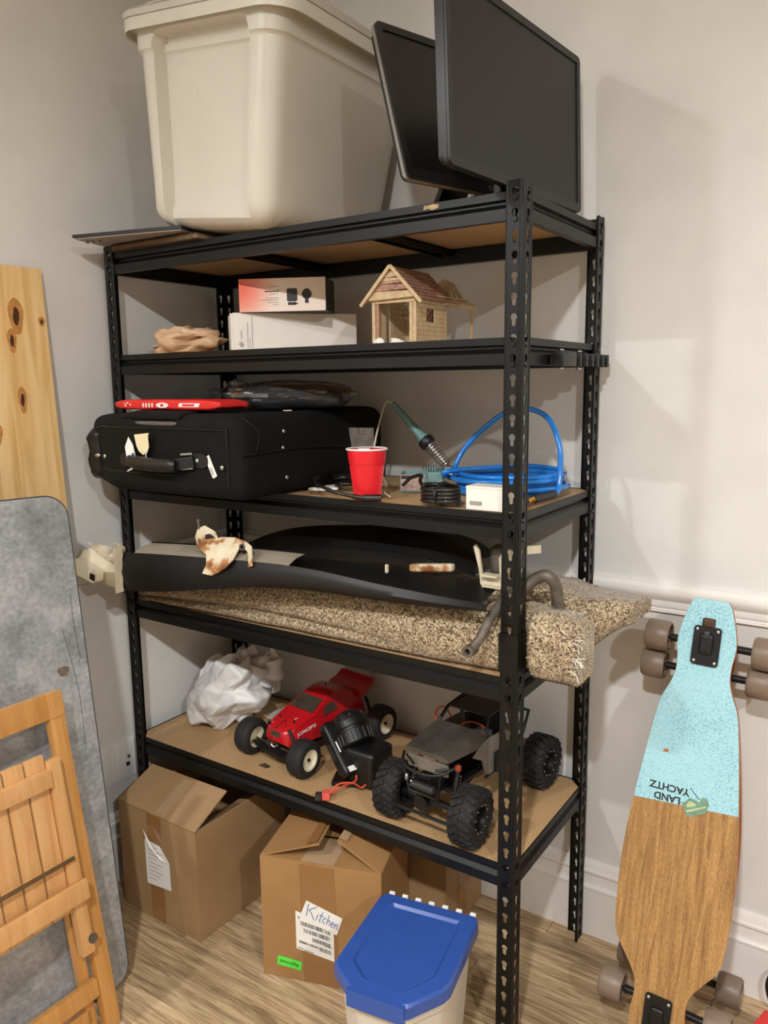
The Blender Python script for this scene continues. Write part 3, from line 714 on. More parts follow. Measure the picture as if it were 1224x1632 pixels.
MB().rbox(on_front(.080, .085, -.012), (.06, .05, .13), .02, 8, lambda p: p+Vector((0, .008*noise.noise(p*40), .006*noise.noise(p*30)))).build('corner_patch', 'black_leather', sc, smooth=70)
Ml = frame(on_front(.548, .078, .0015), (.45, 0, -.89), (.89, 0, .45))
MB().prism([(-.026, -.0075), (.026, -.0075), (.026, .0075), (-.026, .0075)], .0006, Ml).build('barcode_sticker', 'label_white', sc)
mb = MB()
for i in range(14): mb.prism([(.002+i*.0013, -.005), (.002+i*.0013+.0005+.0004*(i % 3 == 0), -.005), (.002+i*.0013+.0005, .001), (.002+i*.0013, .001)], .0008, Ml)
mb.build('barcode', 'print_black', bpy.data.objects['barcode_sticker'])
MB().prism([(0, 0), (.02, 0), (.02, .008), (0, .008)], .0015, frame((SX1-.03, .02, T2+SZ+.004), (.3, .95, 0), (-.9, .3, .1))).build('care_tag', 'label_white', sc)
# luggage tags on strings
Mt = frame(on_front(.340, .098, .012), (1, .02, .10), (-.08, -.12, 1))
MB().prism([(-.022, .050), (-.022, .022), (-.018, .010), (-.006, 0), (.010, .004), (.020, .018), (.024, .042), (.030, .050)], .0010, Mt).build('luggage_tag', 'tag_cream', sc)
Mt = frame(on_front(.302, .078, .020), (.96, .05, .25), (-.24, .05, .96))
MB().prism([(-.016, 0), (.016, .002), (.014, .040), (.004, .062), (-.014, .042)], .0010, Mt).build('luggage_tag', 'label_white', sc)
MB().prism([(-.014, .003), (.014, .005), (.013, .022), (-.014, .019)], .0016, Mt).build('tag_print', 'tag_blue', sc)
MB().tube(spline([on_front(.305, .10, .023), on_front(.303, .085, .029), on_front(.312, .066, .030), on_front(.303, .062, .030), on_front(.296, .058, .030)], 6), .0016, 6).tube(spline([on_front(.340, .110, .016), on_front(.352, .106, .020), on_front(.350, .090, .020), on_front(.336, .083, .028)], 6), .0012, 6).build('string', 'label_white', sc)
# red pouch lying on the suitcase
plain('red_pouch', (214, 40, 38), .35, var=.08, vscale=8)
ZT = T2+SZ+.0062
rp = thing('pouch', 'flat red printed pouch lying on the black suitcase', 'pouch', (.27, -.07, ZT))
MB().rbox((.345, -.070, ZT+.0152), (.37, .10, .024), .0065, 14, lambda p: Vector((p.x, p.y, p.z*(1-.5*smooth01((abs(p.x)-.14)/.06))+.002*noise.noise((p.x*30, p.y*30, 0))))).build('body', 'red_pouch', rp, smooth=70)
Mr = frame((.165, -.1204, ZT+.0062), (1, 0, 0), (0, 0, 1))
MB().prism([(.175+.022*math.cos(t_), .008+.0065*math.sin(t_)) for t_ in [2*pi*k/16 for k in range(16)]], .0006, Mr).prism([(.232, .004), (.30, .004), (.305, .013), (.235, .013)], .0006, Mr).build('badge_print', 'label_white', rp)
MB().prism([(.170, .004), (.182, .006), (.176, .012), (.168, .010)], .0009, Mr).prism([(.245, .006), (.285, .006), (.287, .011), (.246, .011)], .0009, Mr).build('badge_centre', 'red_pouch', rp)
mb = MB()
for i in range(4): mb.prism([(.104+i*.011, .003), (.109+i*.011, .003), (.109+i*.011, .013), (.104+i*.011, .013)], .0006, Mr)
for x_, y_ in ((.035, .010), (.045, .012), (.055, .008), (.037, .005)): mb.prism([(x_, y_), (x_+.006, y_), (x_+.006, y_+.0025), (x_, y_+.0025)], .0006, Mr)
mb.build('text_print', 'label_white', rp)
# clear bag with black goods on the suitcase
def clear_film(name, lo, hi, rough):
    m, nt, b = newmat(name); nt.nodes.remove(b)
    tr_ = nd(nt, 'ShaderNodeBsdfTransparent'); tr_.inputs[0].default_value = (.96, .96, .96, 1)
    gl = nd(nt, 'ShaderNodeBsdfGlossy'); gl.inputs['Roughness'].default_value = rough; gl.inputs['Color'].default_value = (.9, .9, .9, 1)
    mx = nd(nt, 'ShaderNodeMixShader'); lw = nd(nt, 'ShaderNodeLayerWeight'); lw.inputs[0].default_value = .3
    mr = nd(nt, 'ShaderNodeMapRange'); mr.inputs['To Min'].default_value = lo; mr.inputs['To Max'].default_value = hi
    nt.links.new(lw.outputs['Facing'], mr.inputs[0]); nt.links.new(mr.outputs[0], mx.inputs[0]); nt.links.new(tr_.outputs[0], mx.inputs[1]); nt.links.new(gl.outputs[0], mx.inputs[2])
    nt.links.new(mx.outputs[0], nt.nodes['Material Output'].inputs[0])
clear_film('clear_film', .05, .55, .10); clear_film('zip_film', .16, .7, .16); plain('black_knit', (30, 30, 31), .7, var=.2, vscale=50, bmp=.2, bscale=400)
Mcb = Matrix.Translation((.520, .122, ZT)) @ Matrix.Rotation(math.radians(26), 4, 'Z')
cb = thing('clear_bag', 'clear plastic bag with folded black goods on top of the suitcase', 'bag', M=Mcb)
def cbd(p):
    t_ = (p.x+.16)/.32
    return Vector((p.x, p.y+.02*noise.noise((p.x*9, 1, p.z*9)), p.z*(1-.35*smooth01((p.x-.02)/.14))*(1-.25*smooth01((-.08-p.x)/.08))+.006*noise.noise(p*14)))
MB().rbox((.040, .0, .0295), (.235, .15, .058), .024, 12, cbd).build('contents', 'black_knit', cb, world=False, smooth=70)
crumple((.010, .0, .0345), (.170, .100, .036), 5, .16, 3.2, rings=26, seg=44, floor_z=0, ridge=.7).build('bag', 'clear_film', cb, world=False, smooth=25)
bagmesh((-.125, -.01, .030), (.066, .070, .040), 9, .4, 12, 8, floor_z=0, levels=1).build('bag_mouth', 'clear_film', cb, world=False, smooth=20)
# red cup with a zip bag in it
plain('cup_red', (226, 34, 44), .32, var=.03); plain('cup_white', (238, 236, 232), .4, var=.01)
cp = thing('party_cup', 'red plastic party cup with white rim on the third shelf', 'cup', (.832, .034, T2))
Mcu = Matrix.Translation((.832, .034, T2))
prof = [(0, 0), (.0275, 0), (.0285, .003)]
for k in range(14): z_ = .004+.0745*k/13; prof.append((.0290+.010*z_/.08, z_))
prof += [(.0405, .081), (.0412, .083), (.0448, .112)]
MB().lathe(prof+[(.0435, .112), (.0395, .083), (.028, .003), (0, .002)], 40, Mcu).build('wall', 'cup_red', cp, smooth=50)
mb = MB()
for i in range(40):            # slanted ribs
    pts = []
    for k in range(7):
        z_ = .010+.066*k/6; a_ = 2*pi*i/40+.55*k/6; r_ = .0290+.010*z_/.08+.0002; pts.append(Mcu @ Vector((r_*math.cos(a_), r_*math.sin(a_), z_)))
    mb.tube(pts, .0009, 5)
mb.build('ribs', 'cup_red', cp, smooth=60)
MB().tube([Mcu @ Vector((.0455*math.cos(2*pi*k/40), .0455*math.sin(2*pi*k/40), .1135)) for k in range(40)], .0022, 8, closed=True).build('rim', 'cup_white', cp, smooth=60)
zb = thing('zip_bag', 'small clear zip bag standing in the red cup', 'bag', (.832, .034, T2+.004))
rows = []
for i in range(17):
    v_ = i/16; wf = .62+.38*v_; rows.append([Vector((.832-.012*v_+(-.028+.056*k/8)*.83*wf, .034-.004*v_+(-.028+.056*k/8)*.55*wf+.005*v_*noise.noise((k*.5, v_*6, 2)), T2+.004+.1565*v_+.002*v_*noise.noise((k*.4, v_*4, 9)))) for k in range(9)])
front = [r[:] for r in rows]; back = [[p+Vector((-.003, .0045, 0)) for p in r] for r in rows]
MB().grid(front).grid(back).build('bag', 'zip_film', zb, smooth=60, fix=False)
MB().tube([p+Vector((-.0012, .002, 0)) for p in rows[14]], .0011, 6).build('zip_strip', 'zip_film', zb)
MB().box((.826, .031, T2+.108), (.026, .004, .013), .001, Matrix.Rotation(.58, 3, 'Z')).build('contents', 'label_white', zb)
# soldering iron in its stand
plain('teal_plastic', (112, 146, 142), .5, var=.06); plain('iron_grip', (104, 138, 134), .4, var=.04); plain('chip_print', (176, 150, 138), .6, var=.35, vscale=90)
a = math.radians(28)
ss = thing('soldering_stand', 'pale teal soldering iron stand with coil holder on the third shelf', 'stand', M=frame((.835, .165, T2), (math.cos(a), math.sin(a), 0), (-math.sin(a), math.cos(a), 0)))
Ms = MAT[ss.name]
def sb(lo, hi, name, mat, bev=.002): return MB().bb(lo, hi, bev).build(name, mat, ss, world=False, smooth=40)
sb((0, 0, 0), (.105, .100, .010), 'tray', 'teal_plastic'); sb((.066, .002, .0101), (.105, .100, .048), 'block', 'teal_plastic', .005); sb((0, .004, .0101), (.0659, .010, .034), 'front_lip', 'teal_plastic')
sb((0, .0101, .0101), (.006, .092, .042), 'side_lip', 'teal_plastic'); sb((0, .0921, .0101), (.0659, .100, .042), 'rear_lip', 'teal_plastic')
for i in range(5): sb((.058+i*.006, .014, .0481), (.0615+i*.006, .052, .058), 'rib', 'teal_plastic', .001)
sb((.002, -.0015, .004), (.060, .0, .043), 'picture_label', 'chip_print', .0004)
sb((.0035, -.002, .032), (.030, -.0015, .040), 'label_print', 'print_black', .0002)
p_tip, p_top = Vector((.918, .262, T2+.052)), Vector((.752, .262, T2+.210)); ax = (p_top-p_tip).normalized()
xx = ax.cross(Vector((0, 1, 0))).normalized(); yy = ax.cross(xx)
hel = []
for k in range(9*16+1):
    t_ = k/16; L_ = .010+.068*t_/9; r_ = .0125+.006*t_/9; a_ = 2*pi*t_
    hel.append(p_tip+ax*L_+xx*(r_*math.cos(a_))+yy*(r_*math.sin(a_)))
MB().tube(hel, .0012, 6).build('coil_holder', 'steel', ss, smooth=60)
MB().tube([Vector((.925, .255, T2+.047)), Vector((.925, .258, T2+.058)), p_tip+ax*.012], .002, 6).build('coil_post', 'steel', ss, smooth=60)
si = thing('soldering_iron', 'soldering iron with slim teal handle resting in the coil holder', 'soldering iron', p_tip)
Mi = frame(p_tip, tuple(xx), tuple(yy)); 
if (Mi.to_3x3() @ Vector((0, 0, 1))).dot(ax) < 0: Mi = frame(p_tip, tuple(yy), tuple(xx))
MB().lathe([(0, .006), (.0012, .007), (.0030, .020), (.0030, .06), (.0060, .062), (.0060, .086), (0, .086)], 14, Mi).build('barrel', 'steel', si, smooth=40)
MB().lathe([(0, .0805), (.0185, .0805), (.0205, .084), (.0205, .096), (.0185, .099), (0, .099)], 22, Mi).build('heat_collar', 'black_plastic', si, smooth=40)
MB().lathe([(0, .099), (.0150, .099), (.0150, .103), (.0115, .112), (.0100, .150), (.0078, .205), (.0070, .226), (0, .228)], 18, Mi).build('handle', 'iron_grip', si, smooth=40)
plain('cream_cable', (206, 194, 172), .5); plain('black_cable', (20, 20, 20), .35, coat=.3); plain('white_cable', (226, 222, 214), .4)
pe = p_tip+ax*.226
MB().tube(spline([pe, pe+Vector((-.020, .0, .004)), (.716, .262, T2+.170), (.704, .25, T2+.10), (.722, .22, T2+.05), (.765, .20, T2+.025), (.80, .16, T2+.012), (.80, .12, T2+.035), (.770, .15, T2+.050), (.765, .18, T2+.022), (.82, .10, T2+.015), (.872, .065, T2+.004)], 8), .0026, 8).build('cord', 'cream_cable', si, smooth=60)
# cables lying about
def cable(label, pts, r, mat, name='cable', n=8):
    o = MB().tube(spline(pts, 8), r, n).build(name, mat, smooth=60); return tag(o, label, 'cable')
cable('black cable with thick plug trailing past the red cup', [(.655, .080, T2+.036), (.690, .020, T2+.038), (.740, -.020, T2+.030), (.800, -.028, T2+.018), (.850, -.012, T2+.010), (.885, .010, T2+.009)], [.0042]*29+[.006]*4+[.0085]*8, 'black_cable')
o = MB().tube(spline([(.703+.044*math.cos(k*.62)+.014*noise.noise((k*.5, 1, 1)), .17+.07*math.sin(k*.62), T2+.006+.0016*k) for k in range(22)], 6), .0042, 8).build('cable_coil', 'black_cable', smooth=60); tag(o, 'black power cord heaped between suitcase and soldering stand', 'cable')
o = MB().tube(spline([(.690+.040*math.cos(k*.7), .055+.024*math.sin(k*.7)+.01*noise.noise((k, 2, 3)), T2+.004+.0012*k) for k in range(10)]+[(.66, .10, T2+.010), (.665, .16, T2+.006)], 6), .0030, 8).build('cable_coil', 'white_cable', smooth=60); tag(o, 'white cable loop lying beside the red cup', 'cable')
mb = MB(); mb.tube(spline([(1.025+(.042+.006*noise.noise((k*.4, 3, 1)))*math.cos(k*.66), .030+(.028+.006*noise.noise((k*.3, 8, 1)))*math.sin(k*.66), T2+.006+.00085*k) for k in range(44)], 5), .0048, 8)
bc = thing('cable_bundle', 'tied bundle of glossy black cable beside the small white box', 'cable', (1.025, .03, T2))
mb.build('loops', 'black_cable', bc, smooth=60)
MB().tube([(1.030, .030+.036*math.cos(2*pi*k/20), T2+.0265+.0215*math.sin(2*pi*k/20)) for k in range(20)], .0042, 8, closed=True).build('tie', 'black_plastic', bc, smooth=60)
MB().tube(spline([(.985, .035, T2+.030), (.955, .062, T2+.044), (.935, .10, T2+.052), (.905, .105, T2+.045), (.885, .10, T2+.026)], 8), .0042, 8).build('loose_end', 'black_cable', bc, smooth=60)
# blue hose
plain('hose_blue', (26, 124, 214), .22, var=.04, coat=.4); plain('brass', (206, 166, 86), .25, 1.); plain('hose_sleeve', (24, 24, 25), .45)
hc = thing('air_hose', 'coiled bright blue air hose with an upright loop on the third shelf', 'hose', (1.065, .29, T2))
hx, hy = 1.064, .286
pts = []
nt_ = 5
for k in range(nt_*14):
    t_ = k/14; ang = 2*pi*t_+2.2; rr = [.150, .128, .142, .118, .136, .126][int(t_) % 6]*(1-.10*(t_ % 1)*0)+.006*noise.noise((t_*2.1, 5, 1))
    rr = .139-.024*abs(math.sin(t_*1.9))
    pts.append((hx+rr*math.cos(ang)*1.0, hy+rr*.93*math.sin(ang), T2+.0065+.0095*t_*.95))
arch = [(.932, .262, T2+.030), (.930, .27, T2+.060), (.958, .29, T2+.116), (1.040, .30, T2+.184), (1.100, .30, T2+.1965), (1.157, .29, T2+.175), (1.193, .27, T2+.117), (1.200, .26, T2+.055), (1.202, .245, T2+.018), (1.200, .215, T2+.013)]
MB().tube(spline(pts, 4), .0062, 10).build('coil', 'hose_blue', hc, smooth=60)
MB().tube(spline([pts[-1], (.945, .20, T2+.052)]+arch, 8), .0062, 10).build('loop', 'hose_blue', hc, smooth=60)
e0 = Vector((1.200, .215, T2+.013)); e1 = Vector((1.190, .115, T2+.0115)); d = (e1-e0).normalized()
MB().cyl(e0-d*.01, e1-d*.018, .0092, n=14).build('end_sleeve', 'hose_sleeve', hc, smooth=40)
MB().cyl(e1-d*.018, e1-d*.008, .0075, n=6).cyl(e1-d*.008, e1+d*.006, .0052, n=12).cyl(e1+d*.006, e1+d*.010, .0062, n=12).build('fitting', 'brass', hc, smooth=40)
sw = thing('small_box', 'small plain white carton beside the corner post on the third shelf', 'box', (1.137, .04, T2))
MB().bb((1.094, .014, T2), (1.182, .064, T2+.044), .001).build('carton', 'white_card', sw)
MB().bb((1.0935, .0135, T2+.0441), (1.1825, .0645, T2+.049), .001).build('lid', 'white_card', sw)
MB().bb((1.103, .0128, T2+.010), (1.130, .0137, T2+.018)).build('faint_print', 'print_grey', sw)
# ================================================================== fourth shelf: carpet and car parts
T3 = SH[3]+.0013
def carpet_mat():
    m, nt, b = newmat('carpet_pile'); co = coords(nt)
    v = nd(nt, 'ShaderNodeTexVoronoi'); v.inputs['Scale'].default_value = 330; nt.links.new(co, v.inputs['Vector'])
    sp = nd(nt, 'ShaderNodeSeparateColor'); nt.links.new(v.outputs['Color'], sp.inputs[0])
    nt.links.new(ramp(nt, sp.outputs[0], [(.08, srgb((78, 62, 46))), (.25, srgb((118, 98, 74))), (.5, srgb((156, 134, 104))), (.8, srgb((186, 166, 134))), (.97, srgb((208, 190, 160)))]), b.inputs['Base Color'])
    b.inputs['Roughness'].default_value = .85; b.inputs['Sheen Weight'].default_value = .3
carpet_mat(); plain('carpet_back', (176, 164, 148), .9, var=.1, vscale=80)
def tufts(mb, count, seed, keep, r=.0026, L=.0095):
    rnd = random.Random(seed); tri = []
    for f in mb.f:
        for i in range(1, len(f)-1):
            a, b_, c = mb.v[f[0]], mb.v[f[i]], mb.v[f[i+1]]; n = (b_-a).cross(c-a); ar = n.length/2
            if ar > 1e-10:
                n = n.normalized(); cen = (a+b_+c)/3
                if keep(cen, n): tri.append((ar, a, b_, c, n))
    cum = []; s_ = 0
    for t in tri: s_ += t[0]; cum.append(s_)
    out = MB(); import bisect
    for _ in range(count):
        t = tri[min(len(tri)-1, bisect.bisect(cum, rnd.random()*s_))]
        u, v_ = rnd.random(), rnd.random()
        if u+v_ > 1: u, v_ = 1-u, 1-v_
        p = t[1]+(t[2]-t[1])*u+(t[3]-t[1])*v_
        d = (t[4]+Vector((rnd.uniform(-1, 1), rnd.uniform(-1, 1), rnd.uniform(-1, 1)))*.75).normalized()
        x = d.cross(Vector((.3, .5, .8))).normalized(); y = d.cross(x); k = rnd.uniform(.7, 1.3); l_ = L*rnd.uniform(.7, 1.25)
        q = p+d*l_*.55
        out.add([p-d*.002, q+x*r*k, q+(x*-.5+y*.87)*r*k, q+(x*-.5-y*.87)*r*k, p+d*l_], [(0, 2, 1), (0, 3, 2), (0, 1, 3), (4, 1, 2), (4, 2, 3), (4, 3, 1)])
    return out
def carpet_ring(x, f, yb, h, crease, cz, zb=0., backz=None):
    pts = []
    N = 26
    for k in range(5): pts.append((yb+(f+.03-yb)*k/4, zb))
    for k in range(1, N):
        a_ = -pi/2+pi*k/N; t_ = (math.sin(a_)*.5+.5)
        c_, s_ = math.cos(a_), math.sin(a_)
        y = f+.055-.055*math.copysign(abs(c_)**.75, c_); z = h*(.5+.5*math.copysign(abs(s_)**.82, s_))
        y += crease*.022*math.exp(-((t_-cz)/.07)**2)
        y += .005*noise.noise((x*9, z*16, 3)); pts.append((y, zb+z))
    for k in range(9): q = k/8; pts.append((f+.055+(yb-f-.055)*q, zb+h+((backz if backz is not None else h-.012)-h)*q+.004*noise.noise((x*8, q*4, 7))))
    pts.append((yb, zb+.01))
    return [Vector((x, y, T3+z)) for y, z in pts]
H1 = [(.075, .040), (.14, .056), (.25, .074), (.35, .094), (.5, .112), (.65, .128), (.8, .137), (1.0, .140), (1.2, .142), (1.335, .140)]
cp1 = thing('carpet_roll', 'thick folded beige carpet remnant lying along the fourth shelf front', 'carpet', (.7, .05, T3))
rings = []
xs = sorted([.075+(1.335-.075)*k/80 for k in range(81)]+[1.18, 1.192, 1.204, 1.2235, 1.2305, 1.237])
for x in xs:
    cz = lerp_tab([(.075, .42), (.5, .38), (1.0, .2)], x); cr = 1-smooth01((x-.6)/.45)
    r_ = carpet_ring(x+.012*noise.noise((x*3, 1, 1)), lerp_tab([(.075, -.006), (.2, -.012), (1.0, -.010), (1.15, .003), (1.180, .005), (1.204, .041), (1.2235, .041), (1.237, .005), (1.335, .004)], x), .125, lerp_tab(H1, x)*(1-.14*smooth01((x-1.285)/.05)**2), cr, cz)
    rings.append(r_)
e_ = [Vector((p.x+.004*noise.noise((p.y*60, p.z*60, 2)), p.y, p.z)) for p in rings[-1]]; rings[-1] = e_
cb1 = MB().loft(rings); cb1.build('body', 'carpet_pile', cp1, smooth=70)
cc1 = MB().loft(rings); pl = tufts(cc1, 24000, 3, lambda c, n: c.y < .07 and c.z > T3+.004, .0021, .0085).build('pile', 'carpet_pile', cp1, fix=False); pl['kind'] = 'stuff'
mb = MB()                                        # frayed threads at the cut end
rnd = random.Random(5)
for i in range(16):
    p = Vector((1.338, rnd.uniform(-.02, .02), T3+rnd.uniform(.05, .125))); q = p+Vector((rnd.uniform(.005, .02), rnd.uniform(-.01, .01), rnd.uniform(-.025, .005))); mb.tube([p, (p+q)/2+Vector((.004, 0, .003)), q], .0007, 4)
mb.build('loose_threads', 'label_white', cp1)
cp2 = thing('carpet_flap', 'curled beige carpet end sticking out past the rear corner post', 'carpet', (1.1, .25, T3))
rings = []
for k in range(41):
    x = .62+(1.385-.62)*k/40; e_ = smooth01((x-1.25)/.14)
    h = lerp_tab([(.62, .06), (.8, .12), (1.0, .150), (1.2, .160), (1.30, .125), (1.385, .070)], x); zb = .0+.088*e_
    f = lerp_tab([(.62, .150), (1.15, .140), (1.3, .155), (1.385, .20)], x); yb = lerp_tab([(.62, .30), (1.10, .40), (1.17, .390), (1.225, .390), (1.26, .405), (1.385, .36)], x)
    rings.append(carpet_ring(x, f, yb, max(.03, h-.03*e_), 0, .4, zb, backz=max(.025, h-.03-.03*e_)))
cb2 = MB().loft(rings); cb2.build('body', 'carpet_pile', cp2, smooth=70)
pl = tufts(MB().loft(rings), 9000, 8, lambda c, n: c.x > 1.0 and (c.z > T3+.03 or c.x > 1.245) and n.z > -.6).build('pile', 'carpet_pile', cp2, fix=False); pl['kind'] = 'stuff'
cp3 = thing('carpet_scrap', 'small fuzzy brown scrap behind the black car panel', 'carpet scrap', (.21, .22, T3))
sb_ = crumple((.21, .23, T3+.062), (.085, .060, .062), 12, .3, 3, rings=12, seg=18, floor_z=T3); sb_.build('body', 'carpet_pile', cp3, smooth=60)
pl = tufts(sb_, 700, 9, lambda c, n: c.z > T3+.01, .0026, .014).build('pile', 'carpet_pile', cp3, fix=False); pl['kind'] = 'stuff'
# ---- long black car panel with cream inner flange and end bracket
plain('panel_gloss', (12, 12, 12), .46, var=.2, vscale=12, bmp=.04, bscale=30); plain('cream_paint', (208, 196, 170), .5, var=.12, vscale=25); plain('cream_stained', (168, 156, 132), .6, var=.55, vscale=34); plain('grey_cream', (150, 140, 122), .55, var=.15, vscale=18)
def rusty():
    m, nt, b = newmat('rusty_cream'); co = coords(nt)
    n = nd(nt, 'ShaderNodeTexNoise'); n.inputs['Scale'].default_value = 22; n.inputs['Detail'].default_value = 6; nt.links.new(co, n.inputs['Vector'])
    nt.links.new(ramp(nt, n.outputs['Fac'], [(.36, srgb((120, 70, 36))), (.44, srgb((170, 118, 70))), (.50, srgb((206, 190, 160))), (.7, srgb((222, 210, 184)))]), b.inputs['Base Color']); b.inputs['Roughness'].default_value = .6
rusty(); plain('rust_steel', (104, 96, 86), .55, .5, var=.3, vscale=40)
FT = [(0.171, -0.13, 1.035), (0.313, -0.12, 1.043), (0.477, -0.108, 1.05), (0.628, -0.097, 1.055), (0.766, -0.085, 1.053), (0.925, -0.07, 1.039), (1.07, -0.055, 1.029), (1.175, -0.044, 1.024)]
FB = [(0.156, -0.13, 0.931), (0.304, -0.12, 0.946), (0.472, -0.108, 0.973), (0.625, -0.097, 0.996), (0.765, -0.085, 1.004), (0.924, -0.07, 1.003), (1.07, -0.055, 1.004), (1.175, -0.044, 1.009)]
ft, fb = spline(FT, 6), spline(FB, 6)
def solid_grid(rows, th):
    """sheet with thickness: offset copy along averaged normals and rim"""
    m_, n_ = len(rows), len(rows[0]); mb = MB(); P = [[Vector(p) for p in r] for r in rows]; Q = []
    for i in range(m_):
        q = []
        for j in range(n_):
            du = P[i][min(j+1, n_-1)]-P[i][max(j-1, 0)]; dv = P[min(i+1, m_-1)][j]-P[max(i-1, 0)][j]
            q.append(P[i][j]-du.cross(dv).normalized()*th)
        Q.append(q)
    mb.grid(P).grid(Q); o = m_*n_; f = []
    for j in range(n_-1): f.append((j, j+1, o+j+1, o+j)); f.append(((m_-1)*n_+j, o+(m_-1)*n_+j, o+(m_-1)*n_+j+1, (m_-1)*n_+j+1))
    for i in range(m_-1): f.append((i*n_, o+i*n_, o+(i+1)*n_, (i+1)*n_)); f.append((i*n_+n_-1, (i+1)*n_+n_-1, o+(i+1)*n_+n_-1, o+i*n_+n_-1))
    mb.f += f; return mb
fp = thing('car_panel', 'long curved black car body panel resting on the beige carpet', 'car part', (.6, -.06, T3+.13))
mid = [(a+b_)/2+Vector((0, -.010, 0)) for a, b_ in zip(ft, fb)]
lip = [p+Vector((0, .016, -.003)) for p in fb]
solid_grid([lip, fb, [f_*.7+m_*.3 for f_, m_ in zip(fb, mid)], mid, [f_*.6+m_*.4 for f_, m_ in zip(ft, mid)], ft], .0015).build('front_face', 'panel_gloss', fp, smooth=60)
k0 = 22
solid_grid([[p+Vector((0, .002, .0)) for p in ft[2:k0]], [p+Vector((0, .030, .012)) for p in ft[2:k0]], [p+Vector((0, .060, .016)) for p in ft[2:k0]]], .0015).build('inner_flange', 'grey_cream', fp, smooth=60)
solid_grid([[p+Vector((0, .058, .0165)) for p in ft[2:k0]], [p+Vector((0, .062, .0185)) for p in ft[2:k0]]], .002).build('flange_edge', 'panel_gloss', fp)
ar = spline([(.45, .02, 1.022), (.60, .02, 1.046), (.78, .03, 1.050), (.93, .04, 1.046), (1.06, .045, 1.040), (1.150, .05, 1.035)], 8)
fr_ = spline([(.52, -.095, 1.030), (.64, -.090, 1.032), (.78, -.075, 1.024), (.93, -.062, 1.018), (1.06, -.05, 1.014), (1.140, -.042, 1.012)], 8)
solid_grid([fr_, [(p*.5+q*.5)-Vector((0, 0, .006)) for p, q in zip(fr_, ar)], ar], .0015).build('floor_web', 'panel_gloss', fp, smooth=60)
# cream end: bent box bracket
MB().prism([(-.002, 0), (.004, 0), (.010, .118), (.002, .120)], .020, frame((.164, -.136, .9310), (1, 0, 0), (0, 0, 1))).build('end_strip', 'cream_paint', fp)
solid_grid([[(.168, -.133, .934), (.120, -.135, .940), (.060, -.140, .948), (.022, -.142, .962)], [(.168, -.150, .985), (.110, -.165, .985), (.060, -.172, .992), (.012, -.160, 1.008)], [(.168, -.135, 1.030), (.110, -.140, 1.022), (.050, -.140, 1.034), (.004, -.140, 1.022)]], .0025).build('end_bracket', 'cream_paint', fp, smooth=50)
MB().prism(rrect(.052, .019, .012, 4, 0, 0), .024, frame((.080, -.166, .986), (1, 0, -.22), (.22, 0, 1))).build('bracket_box', 'cream_paint', fp, smooth=40)
MB().prism(rrect(.009, .008, .002, 3, 0, 0), .003, frame((.120, -.1905, .976), (1, 0, -.22), (.22, 0, 1))).build('bolt_hole_dark', 'panel_gloss', fp)  # dark plate: shade of the bracket's square bolt hole put in as colour
solid_grid([[(.165, -.150, 1.004), (.120, -.148, 1.014), (.080, -.146, 1.028), (.042, -.142, 1.046)], [(.168, -.124, 1.036), (.130, -.124, 1.040), (.085, -.128, 1.044), (.042, -.138, 1.049)]], .002).build('upper_tongue', 'cream_stained', fp, smooth=50)
solid_grid([[(.165, -.120, 1.034), (.140, -.118, 1.038), (.112, -.116, 1.044)], [(.165, -.118, 1.046), (.140, -.116, 1.052), (.118, -.114, 1.055)]], .002).build('upper_ear', 'cream_stained', fp, smooth=50)
# rusty bent bracket riding on the flange
rb = thing('bent_bracket', 'cream and rust bent steel bracket sitting on the black panel flange', 'bracket', (.5, -.09, 1.066))
solid_grid([[(.432, -.120, 1.078), (.470, -.124, 1.062), (.475, -.130, 1.040), (.462, -.132, 1.016), (.492, -.132, 1.014)], [(.446, -.104, 1.092), (.500, -.108, 1.088), (.510, -.112, 1.066), (.510, -.126, 1.030), (.515, -.130, 1.026)], [(.470, -.080, 1.097), (.530, -.082, 1.102), (.548, -.086, 1.086), (.545, -.112, 1.056), (.535, -.126, 1.040)]], .0025).build('saddle', 'rusty_cream', rb, smooth=50)
solid_grid([[(.530, -.084, 1.102), (.565, -.086, 1.097), (.590, -.092, 1.088), (.598, -.100, 1.070), (.604, -.106, 1.046)], [(.545, -.088, 1.084), (.568, -.090, 1.078), (.582, -.098, 1.076), (.588, -.102, 1.062), (.592, -.108, 1.042)]], .0025).build('arm', 'rusty_cream', rb, smooth=50)
solid_grid([[(.418, -.100, 1.074), (.412, -.100, 1.096), (.420, -.098, 1.116), (.440, -.094, 1.124), (.470, -.090, 1.112)], [(.446, -.104, 1.068), (.446, -.104, 1.090), (.448, -.102, 1.104), (.460, -.098, 1.106), (.482, -.092, 1.092)]], .0025).build('hook', 'rusty_cream', rb, smooth=50)
MB().cyl((.424, -.100, 1.116), (.424, -.100, 1.135), .0035, n=8).cyl((.424, -.100, 1.133), (.424, -.100, 1.140), .006, n=6).build('bolt', 'rust_steel', rb)
for c_, r_ in (((.430, -.104, 1.088), .0045), ((.560, -.0945, 1.084), .008)): MB().lathe([(r_*.6, -.0015), (r_, -.0015), (r_, .002), (r_*.6, .002), (r_*.6, -.0015)], 16, frame(c_, (1, 0, 0), (0, 0, 1))).build('bolt_hole_rim', 'rust_steel', rb, smooth=40)
